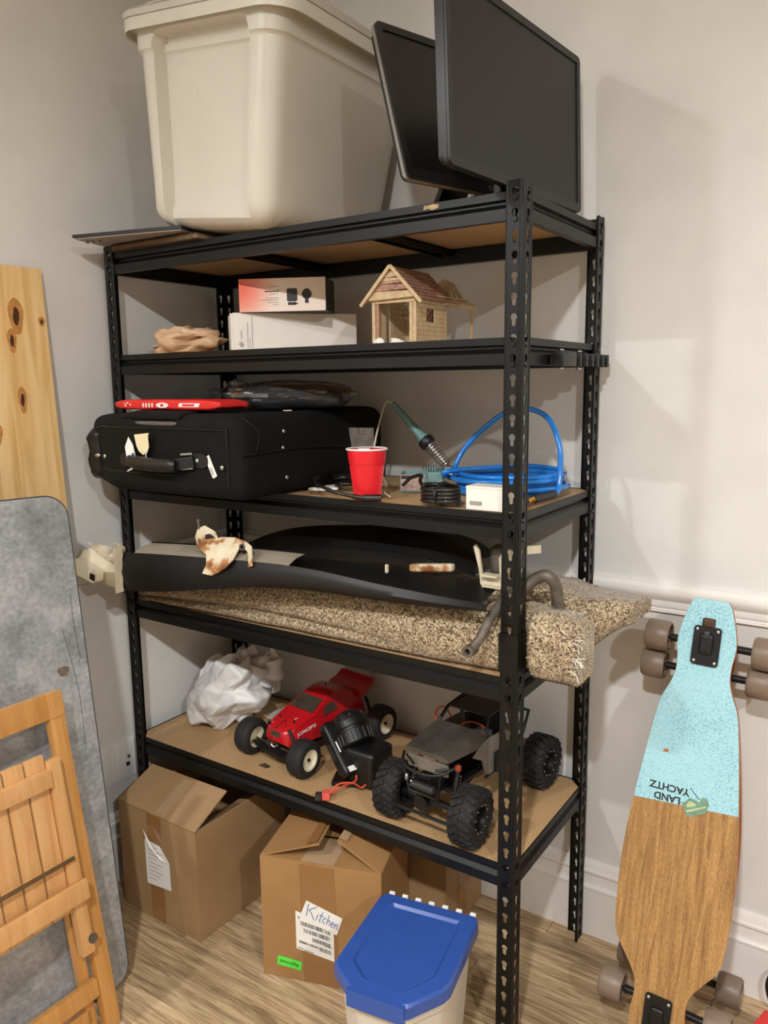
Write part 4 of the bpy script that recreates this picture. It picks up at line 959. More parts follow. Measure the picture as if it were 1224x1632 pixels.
# arched wheel liner behind
wl = thing('wheel_liner', 'glossy black arched wheel liner lying behind the long black panel', 'car part', (.7, .2, T3+.14))
A_ = spline([(.27, .20, .998), (.38, .20, 1.047), (.495, .20, 1.076), (.663, .20, 1.098), (.835, .20, 1.105), (.958, .20, 1.094), (1.04, .20, 1.055)], 6)
B_ = spline([(.33, .11, 1.000), (.45, .10, 1.046), (.56, .10, 1.080), (.70, .10, 1.098), (.85, .10, 1.104), (.97, .10, 1.096), (1.075, .10, 1.060)], 6)
C_ = spline([(.40, .075, 1.002), (.49, .070, 1.030), (.60, .066, 1.058), (.72, .064, 1.072), (.86, .064, 1.078), (.98, .068, 1.072), (1.085, .075, 1.044)], 6)
D_ = spline([(.30, .30, .995), (.40, .30, 1.030), (.50, .30, 1.060), (.66, .30, 1.085), (.83, .30, 1.090), (.95, .30, 1.080), (1.03, .30, 1.045)], 6)
solid_grid([C_, B_, [(p+q)/2+Vector((0, 0, .012)) for p, q in zip(A_, B_)], A_, D_], .0015).build('arch', 'panel_gloss', wl, smooth=60)
solid_grid([[p+Vector((0, -.002, -.028)) for p in C_[3:-3]], [p+Vector((0, -.006, 0)) for p in C_[3:-3]]], .002).build('inner_band', 'panel_gloss', wl, smooth=60)
MB().rbox((.985, .060, 1.055), (.11, .018, .018), .005, 8, lambda p: Vector((p.x, p.y, p.z+p.x*.12))).build('rusty_strap', 'rusty_cream', wl, smooth=60)
MB().rbox((.905, -.0, 1.055), (.008, .008, .020), .003, 4).build('clip', 'cream_paint', fp)
# white U bracket by the corner post
ub_ = thing('u_bracket', 'dirty white U-shaped bracket standing on the black car panel', 'bracket', (1.14, .02, 1.03))
Mu = frame((1.100, .052, 1.0320), (1, .0, .06), (0, 0, 1))
MB().prism([(0, .086), (.006, .090), (.013, .076), (.020, .004), (.013, 0), (.010, .040)], .006, Mu).build('tall_arm', 'cream_paint', ub_)
MB().prism([(.0125, 0), (.078, .006), (.078, .026), (.018, .020)], .0058, Mu).build('base_strip', 'cream_paint', ub_)
MB().prism([(.058, .024), (.078, .026), (.086, .060), (.086, .086), (.074, .086), (.058, .062)], .0056, Mu).build('short_arm', 'cream_paint', ub_)
MB().prism([(.084, .070), (.150, .078), (.150, .094), (.084, .087)], .0054, Mu).build('side_tab', 'cream_paint', ub_)
MB().bb((1.120, .030, 1.058), (1.158, .053, 1.063), .001).bb((1.122, .032, 1.0355), (1.166, .053, 1.0395), .001).build('ledge', 'cream_paint', ub_)
MB().rbox((1.145, .094, 1.082), (.06, .04, .07), .015, 6).build('grey_boss', 'rust_steel', ub_, smooth=60)
# bent steel rod
rd = thing('bent_rod', 'bent grey steel rod with a bolt eye hanging over the carpet', 'rod', (1.2, 0, T3+.1))
MB().tube(spline([(1.150, -.062, .934), (1.164, -.048, .960), (1.1675, -.016, .990), (1.1755, .024, 1.014), (1.2035, .054, 1.036), (1.228, .069, 1.060), (1.250, .073, 1.067), (1.266, .080, 1.048), (1.269, .088, 1.004)], 6), [.0095]*6+[.0105]*12+[.0125]*31, 12).build('shaft', 'rust_steel', rd, smooth=60)
MB().lathe([(.0062, -.013), (.0125, -.013), (.0125, .013), (.0062, .013), (.0062, -.013)], 20, frame((1.147, -.065, .931), (1, 0, 0), (0, 0, 1))).build('eye', 'rust_steel', rd, smooth=40)
# ================================================================== bottom shelf
T4 = SH[4]+.0013
plain('bag_white', (226, 224, 222), .42, var=.03); plain('tire_rubber', (26, 25, 24), .75, var=.2, vscale=60, bmp=.1); plain('rim_cream', (226, 216, 188), .4, var=.03)
plain('rc_red', (186, 20, 30), .25, var=.06, coat=.4); plain('rc_black', (20, 20, 20), .45, var=.1); plain('rc_window', (66, 58, 48), .12, var=.2, vscale=30); plain('white_decal', (236, 234, 230), .5)
wb = thing('plastic_bag', 'stuffed white plastic bag slumped in the corner of the bottom shelf', 'bag', (.17, .23, T4))
def wsq(p):
    t_ = (p.z-T4)/.21; p.x += .050*max(0, t_)*1.0-.02; p.y += .03*max(0, t_); return p
bagmesh((.165, .225, T4+.095), (.118, .128, .120), 21, .26, 15, 10, floor_z=T4, squash=wsq, levels=3).build('bag', 'bag_white', wb, smooth=50)
bagmesh((.255, .32, T4+.150), (.050, .050, .062), 23, .4, 10, 7, floor_z=T4).build('knot', 'bag_white', wb, smooth=50)
pp = tag(MB().prism([(0, 0), (.070, .005), (.078, .11), (.01, .10)], .004, frame((.235, .300, T4), (1, -.1, 0), (.1, 1, 0))).build('booklet', 'white_card'), 'thin white booklet lying beside the stuffed white bag', 'booklet')
Mt4 = frame((.478, .090, T4), (.99, -.138, 0), (.138, .99, 0))
tr = thing('rc_truck', 'red radio-controlled truck with cream wheel hubs on the bottom shelf', 'toy car', M=Mt4)
def wheel(par, c, R, w_, hubmat, hub_r, face, name='wheel', M=None, steer=0.):
    """wheel with axis along local x; face = +1 or -1 for the outer side"""
    Mw = Matrix.Translation(c) @ Matrix.Rotation(steer, 4, 'Z') @ Matrix.Rotation(pi/2, 4, 'Y')
    prof = [(hub_r, -w_/2), (R*.80, -w_/2), (R*.95, -w_*.40), (R, -w_*.25), (R, w_*.25), (R*.95, w_*.40), (R*.80, w_/2), (hub_r, w_/2), (hub_r, -w_/2)]
    rings = [[Mw @ Vector((r*math.cos(2*pi*k/32), r*math.sin(2*pi*k/32), z)) for k in range(32)] for r, z in prof]
    o = MB().loft(rings, cap=False).build('tire', 'tire_rubber', par, world=False, smooth=45)
    s = face
    pr = [(0, .30*w_*s), (.006, .30*w_*s), (.0065, .36*w_*s), (.008, .36*w_*s), (.0085, .25*w_*s), (hub_r*.78, .30*w_*s), (hub_r*.9, .44*w_*s), (hub_r, .46*w_*s), (hub_r, -.46*w_*s), (hub_r*.94, -.46*w_*s), (hub_r*.90, .1*w_*s), (0, .1*w_*s)]
    h = MB().lathe(pr, 28, Mw).build('wheel_hub', hubmat, par, world=False, smooth=40)
    MB().cyl(Mw @ Vector((0, 0, .30*w_*s)), Mw @ Vector((0, 0, .42*w_*s)), .0042, n=6).build('wheel_nut', 'rc_black', h, world=False)
    return o
for c, f in (((-.108, 0, .050), -1), ((.108, 0, .050), 1), ((-.112, .300, .050), -1), ((.112, .300, .050), 1)): wheel(tr, c, .050, .050, 'rim_cream', .029, f, steer=.10 if c[1] == 0 else 0)
def sect(y, z0, z1, w0, w1, n=5):
    """body section: half widths w0 at the sill, w1 at the top"""
    pts = [(-w0, z0)]
    for k in range(n+1): t_ = pi/2*k/n; pts.append((-w1-(w0-w1)*.5*(1-math.sin(t_)), z0+(z1-z0)*(.55+.45*math.sin(t_))))
    for k in range(1, 4): pts.append((-w1+2*w1*k/4, z1+.003*math.sin(pi*k/4)))
    for k in range(n, -1, -1): t_ = pi/2*k/n; pts.append((w1+(w0-w1)*.5*(1-math.sin(t_)), z0+(z1-z0)*(.55+.45*math.sin(t_))))
    pts.append((w0, z0)); return [Vector((x, y, z)) for x, z in pts]
S_ = [sect(-.004, .066, .080, .036, .026), sect(.004, .058, .096, .052, .040), (sect(.03, .058, .106, .060, .048)), sect(.07, .060, .118, .062, .052), sect(.092, .060, .124, .063, .055), sect(.142, .058, .150, .066, .047), sect(.180, .058, .160, .068, .045), sect(.215, .060, .163, .068, .043), sect(.232, .062, .150, .068, .046), sect(.25, .066, .142, .066, .048), sect(.285, .074, .142, .062, .046)]
MB().loft(S_).build('body_shell', 'rc_red', tr, world=False, smooth=50)
ws = MB(); ws.prism([(-.047, 0), (.047, 0), (.041, .052), (-.041, .052)], .0015, frame((0, .0915, .1265), (1, 0, 0), (0, .88, .475))); ws.build('windshield', 'rc_window', tr, world=False)
for s in (-1, 1):
    MB().prism([(0, 0), (.06, .004), (.052, .026), (.020, .024)], .0012, frame((s*.0635, .115, .116), (0, 1, 0), (-s*.45, 0, 1)) @ Matrix.Translation((0, 0, -.0006))).build('side_window', 'rc_window', tr, world=False)
MB().prism(rrect(.019, .0075, .003, 3, 0, 0), .002, frame((0, -.0005, .086), (1, 0, 0), (0, .6, 1))).build('grille', 'steel', tr, world=False)
MB().prism(rrect(.017, .0058, .002, 3, 0, 0), .0026, frame((0, -.0005, .086), (1, 0, 0), (0, .6, 1))).build('grille_mesh', 'rc_window', tr, world=False)
Msd = Mt4 @ frame((.0595, .022, .0865), (.03, 1, .12), (-.30, -.1, 1)) @ Matrix.Translation((0, 0, .0035))
text_part('JCONCEPTS', .0125, 'white_decal', tr, Msd, shear=.25)
text_part('C', .011, 'white_decal', tr, Mt4 @ frame((.020, .048, .1150), (1, .1, .0), (-.1, 1, .28)) @ Matrix.Translation((0, 0, .0022)), shear=.2, name='hood_decal')
mb = MB(); mb.tube([(-.004, .0, .100), (-.006, .03, .1095), (-.004, .06, .1175)], .0008, 5); mb.tube([(.018, .02, .1062), (-.012, .045, .1140)], .0008, 5); mb.build('body_seams', 'rc_black', tr, world=False)
for x, y, z in ((-.028, .040, .1120), (.030, .040, .1120), (0, .19, .165)): MB().cyl((x, y, z), (x, y, z+.008), .0022, n=8).build('body_post', 'rc_black', tr, world=False)
# rear wing
MB().prism([(0, 0), (.022, 0), (.050, .016), (.062, .036), (.055, .040), (.03, .026), (0, .018)], .128, frame((-.064, .265, .126), (0, 1, 0), (0, 0, 1))).build('wing', 'rc_red', tr, world=False, smooth=35)
film('spoiler_film', (196, 186, 168), .35, .2, .4)
MB().box((0, .322, .180), (.104, .0015, .046), .0005).build('spoiler', 'spoiler_film', tr, world=False)
# chassis, arms and shocks
ch = MB().bb((-.035, -.005, .030), (.035, .305, .036), .002).build('chassis', 'rc_black', tr, world=False)
for y in (0, .30):
    for s in (-1, 1):
        MB().bar((s*.028, y-.012, .036), (s*.088, y, .042), .022, .006, .001).build('suspension_arm', 'rc_black', tr, world=False)
        MB().cyl((s*.070, y+.012, .046), (s*.040, y+.012, .105), .0045, n=10).cyl((s*.070, y+.012, .046), (s*.056, y+.012, .072), .0065, n=10).build('shock', 'rc_black', tr, world=False, smooth=40)
        MB().cyl((s*.02, y, .050), (s*.085, y, .050), .003, n=8).build('axle', 'steel', tr, world=False)
MB().bb((-.028, -.022, .030), (.028, -.006, .044), .004).build('bumper', 'rc_black', tr, world=False, smooth=40)
MB().tube(spline([(-.010, -.004, .066), (-.004, -.014, .060), (.004, -.012, .054), (.014, -.006, .060)], 6), .0025, 6).build('antenna_clip', 'steel', tr, world=False)
MB().prism([(0, 0), (.03, .004), (.034, .018), (.004, .02)], .0006, frame((.440, .055, T4), (.95, -.2, 0), (.2, .95, 0))).build('tape_scrap', 'rc_window')
tag(bpy.data.objects['tape_scrap'], 'brown tape scrap stuck on the board before the red truck', 'tape scrap')
# ---- black electric motor unit with red wires
plain('motor_black', (17, 17, 17), .42, var=.15, vscale=40); plain('motor_grey', (46, 46, 46), .4, var=.1)
mo = thing('motor_unit', 'bulky black plastic motor unit with a vented cap beside the red truck', 'motor', (.71, .15, T4))
axm = Vector((.62, -.30, -.72)).normalized()          # barrel axis leans forward
c0 = Vector((.672, .165, T4+.135))
xm_ = axm.cross(Vector((0, 0, 1))).normalized(); ym_ = axm.cross(xm_)
Mm = Matrix((xm_, ym_, axm)).transposed().to_4x4(); Mm.translation = c0
MB().lathe([(0, -.030), (.022, -.030), (.036, -.022), (.046, -.008), (.048, .004), (.048, .018), (.044, .020), (.044, .026), (.046, .028), (.046, .060), (.040, .064), (0, .064)], 36, Mm).build('barrel', 'motor_black', mo, smooth=35)
mb = MB()
for k in range(18):
    a_ = 2*pi*k/18; mb.tube([Mm @ Vector((.0465*math.cos(a_), .0465*math.sin(a_), .030)), Mm @ Vector((.0465*math.cos(a_), .0465*math.sin(a_), .058))], .0022, 5)
mb.build('cooling_ribs', 'motor_grey', mo, smooth=60)
MB().prism(rrect(.034, .012, .010, 5, 0, 0), .006, Mm @ Matrix.Translation((.004, -.036, -.012)) @ Matrix.Rotation(-.9, 4, 'X')).build('cap_handle', 'motor_grey', mo, smooth=40)
for k in range(6): a_ = .5+k*.9; MB().ball(Mm @ Vector((.043*math.cos(a_), .043*math.sin(a_), -.010)), .0045, 8, 6).build('cap_screw', 'motor_grey', mo, smooth=60)
MB().rbox((.742, .150, T4+.050), (.095, .10, .098), .014, 8).build('gear_housing', 'motor_black', mo, smooth=60)
Mh = frame((.640, .118, T4+.128), (.70, -.25, -.66), (.35, .93, .02))
MB().rbox((.055, .015, -.012), (.150, .064, .040), .010, 8, None, Mh).build('battery_case', 'motor_black', mo, smooth=60)
MB().prism([(.112, -.004), (.126, -.004), (.126, .026), (.112, .026)], .001, Mh @ Matrix.Translation((0, 0, .0082))).build('spec_label', 'label_white', mo)
MB().prism([(.04, -.006), (.07, -.006), (.07, -.002), (.04, -.002)], .001, Mh @ Matrix.Translation((0, 0, .0082))).build('marking', 'label_white', mo)
MB().bar((.665, .10, T4+.006), (.800, .16, T4+.006), .06, .012, .003).build('foot', 'motor_black', mo)
plain('wire_red', (206, 78, 52), .4); plain('plug_red', (220, 92, 82), .45, var=.1)
mb = MB(); mb.tube(spline([(.712, .020, T4+.012), (.722, .045, T4+.030), (.745, .075, T4+.026), (.758, .092, T4+.010), (.768, .100, T4+.018)], 7), .0026, 8); mb.tube(spline([(.714, .026, T4+.012), (.730, .060, T4+.022), (.742, .088, T4+.024), (.738, .100, T4+.034)], 7), .0026, 8)
mb.build('lead_wires', 'wire_red', mo, smooth=60)
MB().box((.706, .016, T4+.010), (.020, .022, .019), .002, Matrix.Rotation(.5, 3, 'Z')).build('plug', 'plug_red', mo)
MB().box((.692, .002, T4+.009), (.016, .018, .016), .002, Matrix.Rotation(.5, 3, 'Z')).build('plug_cap', 'motor_grey', mo)
# ---- rock crawler
plain('crawler_grey', (96, 92, 86), .34, .55, var=.35, vscale=14); plain('crawler_side', (118, 112, 102), .45, .2, var=.15); plain('cage_black', (22, 22, 22), .4)
plain('spring_red', (168, 62, 40), .35)
Mc4 = frame((.995, .042, T4), (.996, -.085, 0), (.085, .996, 0))
cr = thing('rc_crawler', 'grey radio-controlled rock crawler with huge knobby tires', 'toy car', M=Mc4)
def knobby(c, face, steer=0.):
    R, w_ = .063, .058
    Mw = Matrix.Translation(c) @ Matrix.Rotation(steer, 4, 'Z') @ Matrix.Rotation(pi/2, 4, 'Y')
    prof = [(.034, -w_*.42), (.046, -w_/2), (.056, -w_*.48), (R-.002, -w_*.34), (R, 0), (R-.002, w_*.34), (.056, w_*.48), (.046, w_/2), (.034, w_*.42), (.034, -w_*.42)]
    o = MB().loft([[Mw @ Vector((r*math.cos(2*pi*k/36), r*math.sin(2*pi*k/36), z)) for k in range(36)] for r, z in prof], cap=False).build('tire', 'tire_rubber', cr, world=False, smooth=45)
    mb = MB(); N = 20
    for k in range(N):
        for s in (-1, 1):
            a_ = 2*pi*(k+(.25 if s > 0 else 0))/N
            for (z0_, z1_, da, hgt) in ((.001, .014, .00, .0070), (.014, .026, .10, .0068)):
                p0, p1 = Vector(((R+.001)*math.cos(a_+da), (R+.001)*math.sin(a_+da), s*z0_)), Vector(((R-.001)*math.cos(a_+da+.09), (R-.001)*math.sin(a_+da+.09), s*z1_))
                rad = Vector((math.cos(a_+da), math.sin(a_+da), 0))
                m2 = MB().bar(p0, p1, .011, hgt, .0012, up=tuple(rad)); mb.add([Mw @ p for p in m2.v], m2.f)
            rad = Vector((math.cos(a_+.15), math.sin(a_+.15), 0)); p0 = rad*(R-.003)+Vector((0, 0, s*.0265)); p1 = rad*(R-.015)+Vector((0, 0, s*.0300))
            m2 = MB().bar(p0, p1, .010, .005, .001, up=(0, 0, s)); mb.add([Mw @ p for p in m2.v], m2.f)
    mb.build('tread_lugs', 'tire_rubber', o, world=False)
    s = face
    h = MB().lathe([(0, .2*w_*s), (.010, .2*w_*s), (.012, .05*w_*s), (.026, .10*w_*s), (.028, .42*w_*s), (.0345, .46*w_*s), (.0345, -.46*w_*s), (.030, -.46*w_*s), (.028, 0), (0, 0)], 28, Mw).build('beadlock_hub', 'rc_black', cr, world=False, smooth=40)
    for k in range(10): a_ = 2*pi*k/10; MB().ball(Mw @ Vector((.0315*math.cos(a_), .0315*math.sin(a_), .455*w_*s)), (.0022, .0022, .0022), 6, 4).build('hub_bolt', 'steel', h, world=False)
for c, f, st in (((-.105, 0, .0695), -1, .12), ((.105, 0, .0695), 1, .12), ((-.105, .33, .0695), -1, 0), ((.105, .33, .0695), 1, 0)): knobby(c, f, st)
for y in (0, .33):
    MB().cyl((-.08, y, .0695), (.08, y, .0695), .009, n=12).cyl((-.02, y-.02, .066), (-.02, y+.02, .066), .019, n=14).build('axle_housing', 'rc_black', cr, world=False, smooth=40)
MB().cyl((-.085, -.045, .058), (.085, -.045, .058), .004, n=8).cyl((-.085, -.045, .058), (-.09, 0, .066), .004, n=8).cyl((.085, -.045, .058), (.09, 0, .066), .004, n=8).build('steering_link', 'rc_black', cr, world=False, smooth=40)
# hood, cab tub, sides
MB().loft([[Vector((-.060, -.022, 0.1870)), Vector((.060, -.022, 0.1870)), Vector((.060, -.022, 0.1950)), Vector((.050, -.022, 0.1985)), Vector((-.050, -.022, 0.1985)), Vector((-.060, -.022, 0.1950))],
           [Vector((-.066, .04, 0.1850)), Vector((.066, .04, 0.1850)), Vector((.066, .04, 0.1990)), Vector((.054, .04, 0.2045)), Vector((-.054, .04, 0.2045)), Vector((-.066, .04, 0.1990))],
           [Vector((-.072, .118, 0.1790)), Vector((.072, .118, 0.1790)), Vector((.072, .118, 0.2050)), Vector((.060, .118, 0.2110)), Vector((-.060, .118, 0.2110)), Vector((-.072, .118, 0.2050))]]).build('hood', 'crawler_grey', cr, world=False, smooth=30)
for x in (-.022, .022): MB().bar((x, -.018, .1995), (x*1.2, .112, .2115), .004, .003, .001).build('hood_rib', 'crawler_grey', cr, world=False)
for s in (-1, 1):
    MB().prism([(.06, .172), (.118, .196), (.24, .190), (.25, .115), (.15, .098), (.115, .110), (.10, .150)], .003, frame((s*.070, 0, 0), (0, 1, 0), (0, 0, 1))).build('side_panel', 'crawler_side', cr, world=False)
    MB().bar((s*.079, .150, .128), (s*.079, .26, .122), .010, .050, .004).build('battery_pack', 'rc_black', cr, world=False)
    # tube cage
    mb = MB(); mb.tube([(s*.070, .118, .196), (s*.056, .150, .237), (s*.060, .235, .242), (s*.075, .318, .200), (s*.070, .300, .150), (s*.070, .20, .104), (s*.070, .12, .100)], .0042, 8)
    mb.tube([(s*.060, .235, .242), (s*.072, .232, .190)], .0035, 8)
    MB().tube([(s*.030, -.030, .165), (s*.060, -.015, .172)], .003, 6).build('bumper_stay', 'cage_black', cr, world=False, smooth=50)
    mb.build('cage_tube', 'cage_black', cr, world=False, smooth=50)
    MB().cyl((s*.062, -.002, .085), (s*.052, .03, .165), .0055, n=10).build('shock_body', 'rc_black', cr, world=False, smooth=40)
    pts = [(s*(.062-.010*t_)+.0082*math.cos(t_*14*pi), -.002+.032*t_+.0082*math.sin(t_*14*pi), .088+.05*t_) for t_ in [k/84 for k in range(85)]]
    MB().tube(pts, .0012, 5).build('shock_spring', 'steel', cr, world=False)
    MB().cyl((s*.0535, .0255, .150), (s*.0522, .0290, .162), .0078, n=12).build('shock_cap', 'spring_red', cr, world=False)
    MB().cyl((s*.062, .30, .085), (s*.058, .27, .165), .0055, n=10).build('shock_body', 'rc_black', cr, world=False, smooth=40)
MB().prism([(-.058, .148), (.058, .148), (.063, .24), (-.063, .24)], .004, Matrix.Translation((0, 0, .2365))).build('roof', 'cage_black', cr, world=False)
MB().bb((-.060, .13, .150), (.060, .30, .156), .002).build('cab_floor', 'rc_black', cr, world=False)
MB().bb((-.050, .235, .156), (.050, .241, .225), .002).build('rear_bulkhead', 'rc_black', cr, world=False)
MB().box((.030, .170, .178), (.038, .030, .022), .002).build('receiver', 'crawler_side', cr, world=False)
MB().tube(spline([(-.04, .15, .165), (-.02, .17, .195), (.02, .18, .195), (.04, .19, .17)], 6), .0022, 6).tube(spline([(-.075, .13, .19), (-.09, .145, .215), (-.075, .16, .225), (-.062, .17, .20)], 6), .0022, 6).build('cab_wires', 'wire_red', cr, world=False)
MB().bb((-.055, -.018, .150), (.055, -.012, .178), .002).build('front_plate', 'crawler_side', cr, world=False)
MB().tube(spline([(-.070, -.012, .176), (-.052, -.040, .166), (-.02, -.050, .160), (.02, -.050, .160), (.052, -.040, .166), (.070, -.012, .176)], 6), .0035, 8).tube([(-.052, -.040, .166), (-.040, -.034, .10), (.040, -.034, .10), (.052, -.040, .166)], .0035, 8).build('bumper_tube', 'cage_black', cr, world=False, smooth=50)
MB().bb((-.030, -.020, .085), (.010, .04, .135), .005).build('winch_motor', 'rc_black', cr, world=False, smooth=40)
MB().cyl((-.030, -.034, .118), (.030, -.034, .118), .009, n=12).build('winch_drum', 'motor_grey', cr, world=False, smooth=40)
MB().ball((-.042, -.040, .132), (.005, .006, .010), 8, 6).build('winch_hook', 'steel', cr, world=False, smooth=60)
MB().bb((-.040, .02, .092), (.040, .30, .100), .003).build('skid_plate', 'rc_black', cr, world=False)
for s in (-1, 1): MB().cyl((s*.045, .01, .070), (s*.03, .16, .096), .0035, n=8).cyl((s*.045, .32, .070), (s*.03, .18, .096), .0035, n=8).build('link_rod', 'rc_black', cr, world=False, smooth=40)
# ================================================================== things on the floor
def card_mat(name, c1, c2):
    m, nt, b = newmat(name); co = coords(nt)
    n = nd(nt, 'ShaderNodeTexNoise'); n.inputs['Scale'].default_value = 7; n.inputs['Detail'].default_value = 6; nt.links.new(co, n.inputs['Vector'])
    wv = nd(nt, 'ShaderNodeTexWave'); wv.inputs['Scale'].default_value = 60; wv.inputs['Distortion'].default_value = 2; wv.bands_direction = 'X'; nt.links.new(co, wv.inputs['Vector'])
    nt.links.new(ramp(nt, n.outputs['Fac'], [(.3, srgb(c1)), (.7, srgb(c2))]), b.inputs['Base Color']); b.inputs['Roughness'].default_value = .62
    bump(nt, b, wv.outputs['Fac'], .05, .001)
card_mat('cardboard', (152, 120, 84), (166, 134, 96)); card_mat('cardboard_orange', (152, 112, 68), (166, 126, 80)); plain('card_edge', (186, 152, 110), .8, var=.2, vscale=150)
m, nt, b = newmat('packing_tape'); b.inputs['Base Color'].default_value = srgb((146, 104, 62)); b.inputs['Roughness'].default_value = .16; b.inputs['Coat Weight'].default_value = .3
film('tape_clear', (222, 196, 158), .25, .12, .3)
plain('green_sticker', (92, 226, 72), .5, var=.03); plain('ink_blue', (44, 84, 176), .5)
def carton(t, F, w_, d_, h_, mat, th=.004):
    """four walls and a floor; F: x along the front, y depth, z up"""
    def wall(name, lo, hi): 
        q = MB().bb(lo, hi, .0008); q.v = [F @ p for p in q.v]; return q.build(name, mat, t)
    wall('front_wall', (0, 0, 0), (w_, th, h_)); wall('back_wall', (0, d_-th, 0), (w_, d_, h_)); wall('side_wall', (0, th, 0), (th, d_-th, h_)); wall('side_wall', (w_-th, th, 0), (w_, d_-th, h_)); wall('bottom', (th, th, 0), (w_-th, d_-th, th))
def flap(t, F, pts, mat, th=.004, name='flap'):
    P = [F @ Vector(p) for p in pts]; n = (P[1]-P[0]).cross(P[-1]-P[0]).normalized()*th; k = len(P)
    return MB().add(P+[p+n for p in P], [tuple(range(k))[::-1], tuple(range(k, 2*k))]+[(i, (i+1) % k, k+(i+1) % k, k+i) for i in range(k)]).build(name, mat, t)
b1 = thing('cardboard_box', 'brown cardboard box with raised front flap and torn address label', 'box', (.23, 0, 0))
F = frame((.076, -.130, .0012), (1, -.006, 0), (.006, 1, 0))
carton(b1, F, .310, .345, .313, 'cardboard')
flap(b1, F, [(0, .0, .3135), (.310, 0, .3135), (.306, .123, .3725), (.004, .123, .3670)], 'cardboard')
flap(b1, F, [(.310, .010, .3135), (.310, .335, .3135), (.250, .325, .285), (.250, .02, .285)], 'cardboard', .003)
flap(b1, F, [(0, .335, .3135), (0, .010, .3135), (.06, .02, .285), (.06, .325, .285)], 'cardboard', .003)
flap(b1, F, [(.310, .345, .3135), (0, .345, .3135), (.004, .400, .20), (.306, .400, .20)], 'cardboard', .003)
Ff = F @ frame((0, -.0004, 0), (1, 0, 0), (0, 0, 1))
MB().prism([(.120, 0), (.176, 0), (.176, .312), (.120, .312)], .0003, Ff).build('tape', 'packing_tape', b1)
MB().prism([(.150, .004), (.190, .004), (.190, .123), (.150, .123)], .0003, F @ frame((0, 0, .3180), (1, 0, 0), (0, .902, .43))).build('clear_tape', 'tape_clear', b1)
MB().prism([(.108, .100), (.205, .110), (.203, .190), (.168, .228), (.106, .232)], .0005, Ff @ Matrix.Translation((0, 0, .0003))).build('address_label', 'label_white', b1)
mb = MB()
for i in range(9): mb.prism([(.118, .120+i*.012), (.118+.03+.04*((i*7) % 5)/5, .1205+i*.012), (.118+.03+.04*((i*7) % 5)/5, .1222+i*.012), (.118, .1217+i*.012)], .0004, Ff @ Matrix.Translation((0, 0, .0007)))
mb.build('label_print', 'print_grey', bpy.data.objects['address_label'])
MB().add(*(lambda P: ([Ff @ Vector(p) for p in P], [(0, 1, 4), (1, 2, 5, 4), (2, 3, 5), (4, 5, 6)]))([(.105, .262, .002), (.118, .270, .014), (.150, .236, .022), (.196, .190, .003), (.140, .225, .006), (.180, .200, .012), (.17, .19, .004)])).build('torn_paper', 'label_white', b1)
b2 = thing('cardboard_box', 'cardboard box marked Kitchen with torn taped top flaps', 'box', (.7, .04, 0))
F = frame((.602, -.121, .0012), (.949, .315, 0), (-.315, .949, 0)); M2 = F
W2, D2, H2 = .309, .262, .3225
carton(b2, F, W2, D2, H2, 'cardboard_orange')
flap(b2, F, [(0, .004, H2+.0005), (.148, .022, H2+.040), (.140, .200, H2+.036), (0, D2-.01, H2+.0005)][::-1], 'cardboard_orange')
flap(b2, F, [(W2, 0, H2+.0005), (W2, D2-.01, H2+.0005), (.196, .170, H2+.046), (.190, .036, H2+.048)][::-1], 'cardboard_orange')
flap(b2, F, [(.004, 0, H2-.003), (W2-.004, 0, H2-.003), (W2-.010, .12, H2-.008), (.010, .12, H2-.008)], 'cardboard_orange', .003)
flap(b2, F, [(.004, D2-.13, H2-.008), (W2-.004, D2-.13, H2-.008), (W2-.004, D2, H2-.003), (.004, D2, H2-.003)], 'cardboard_orange', .003)
Ff = F @ frame((0, -.0004, 0), (1, 0, 0), (0, 0, 1))
MB().prism([(.108, 0), (.200, 0), (.192, H2-.006), (.102, H2-.006)], .0003, Ff).build('tape', 'packing_tape', b2)
MB().prism([(.106, 0), (.19, 0), (.19, .11), (.106, .11)], .0003, F @ frame((0, .002, H2+.0005), (1, 0, 0), (0, 1, -.04))).build('clear_tape', 'tape_clear', b2)
MB().prism([(.118, .01), (.146, .016), (.136, .19), (.118, .19)], .0004, F @ frame((0, .012, H2+.0036), (.965, 0, .262), (0, 1, 0))).build('tape_end', 'packing_tape', b2)
MB().prism([(.0, .0), (.02, .0), (.024, .12), (.004, .12)], .0004, F @ frame((.193, .040, H2+.0525), (.93, 0, -.36), (0, 1, 0))).build('tape_end', 'tape_clear', b2)
La = [(.090, .088), (.188, .070), (.188, .164), (.090, .190)]
MB().prism(La, .0005, Ff @ Matrix.Translation((0, 0, .0004))).build('shipping_label', 'label_white', b2)
ca = math.radians(-17)
Mk = Ff @ Matrix.Translation((.104, .186, .0010)) @ Matrix.Rotation(ca, 4, 'Z')
MB().prism([(0, 0), (.100, -.004), (.102, .046), (.004, .050)], .0005, Mk @ Matrix.Translation((0, -.010, 0))).build('name_label', 'label_white', b2)
strokes = [[(.010, .034), (.013, -.002)], [(.034, .036), (.016, .018), (.022, .014), (.036, -.004)], [(.042, .016), (.041, -.002)], [(.041, .022), (.0415, .0225)], [(.052, .028), (.050, .002), (.054, -.001)], [(.046, .017), (.058, .018)], [(.066, .013), (.062, .016), (.058, .009), (.061, .001), (.066, .001)], [(.071, .029), (.070, .0)], [(.070, .010), (.075, .014), (.078, .010), (.078, .0)], [(.082, .007), (.088, .009), (.086, .014), (.082, .010), (.083, .002), (.089, .001)], [(.092, .012), (.0925, .0)], [(.0925, .008), (.096, .013), (.099, .009), (.0995, -.002)]]
mb = MB()
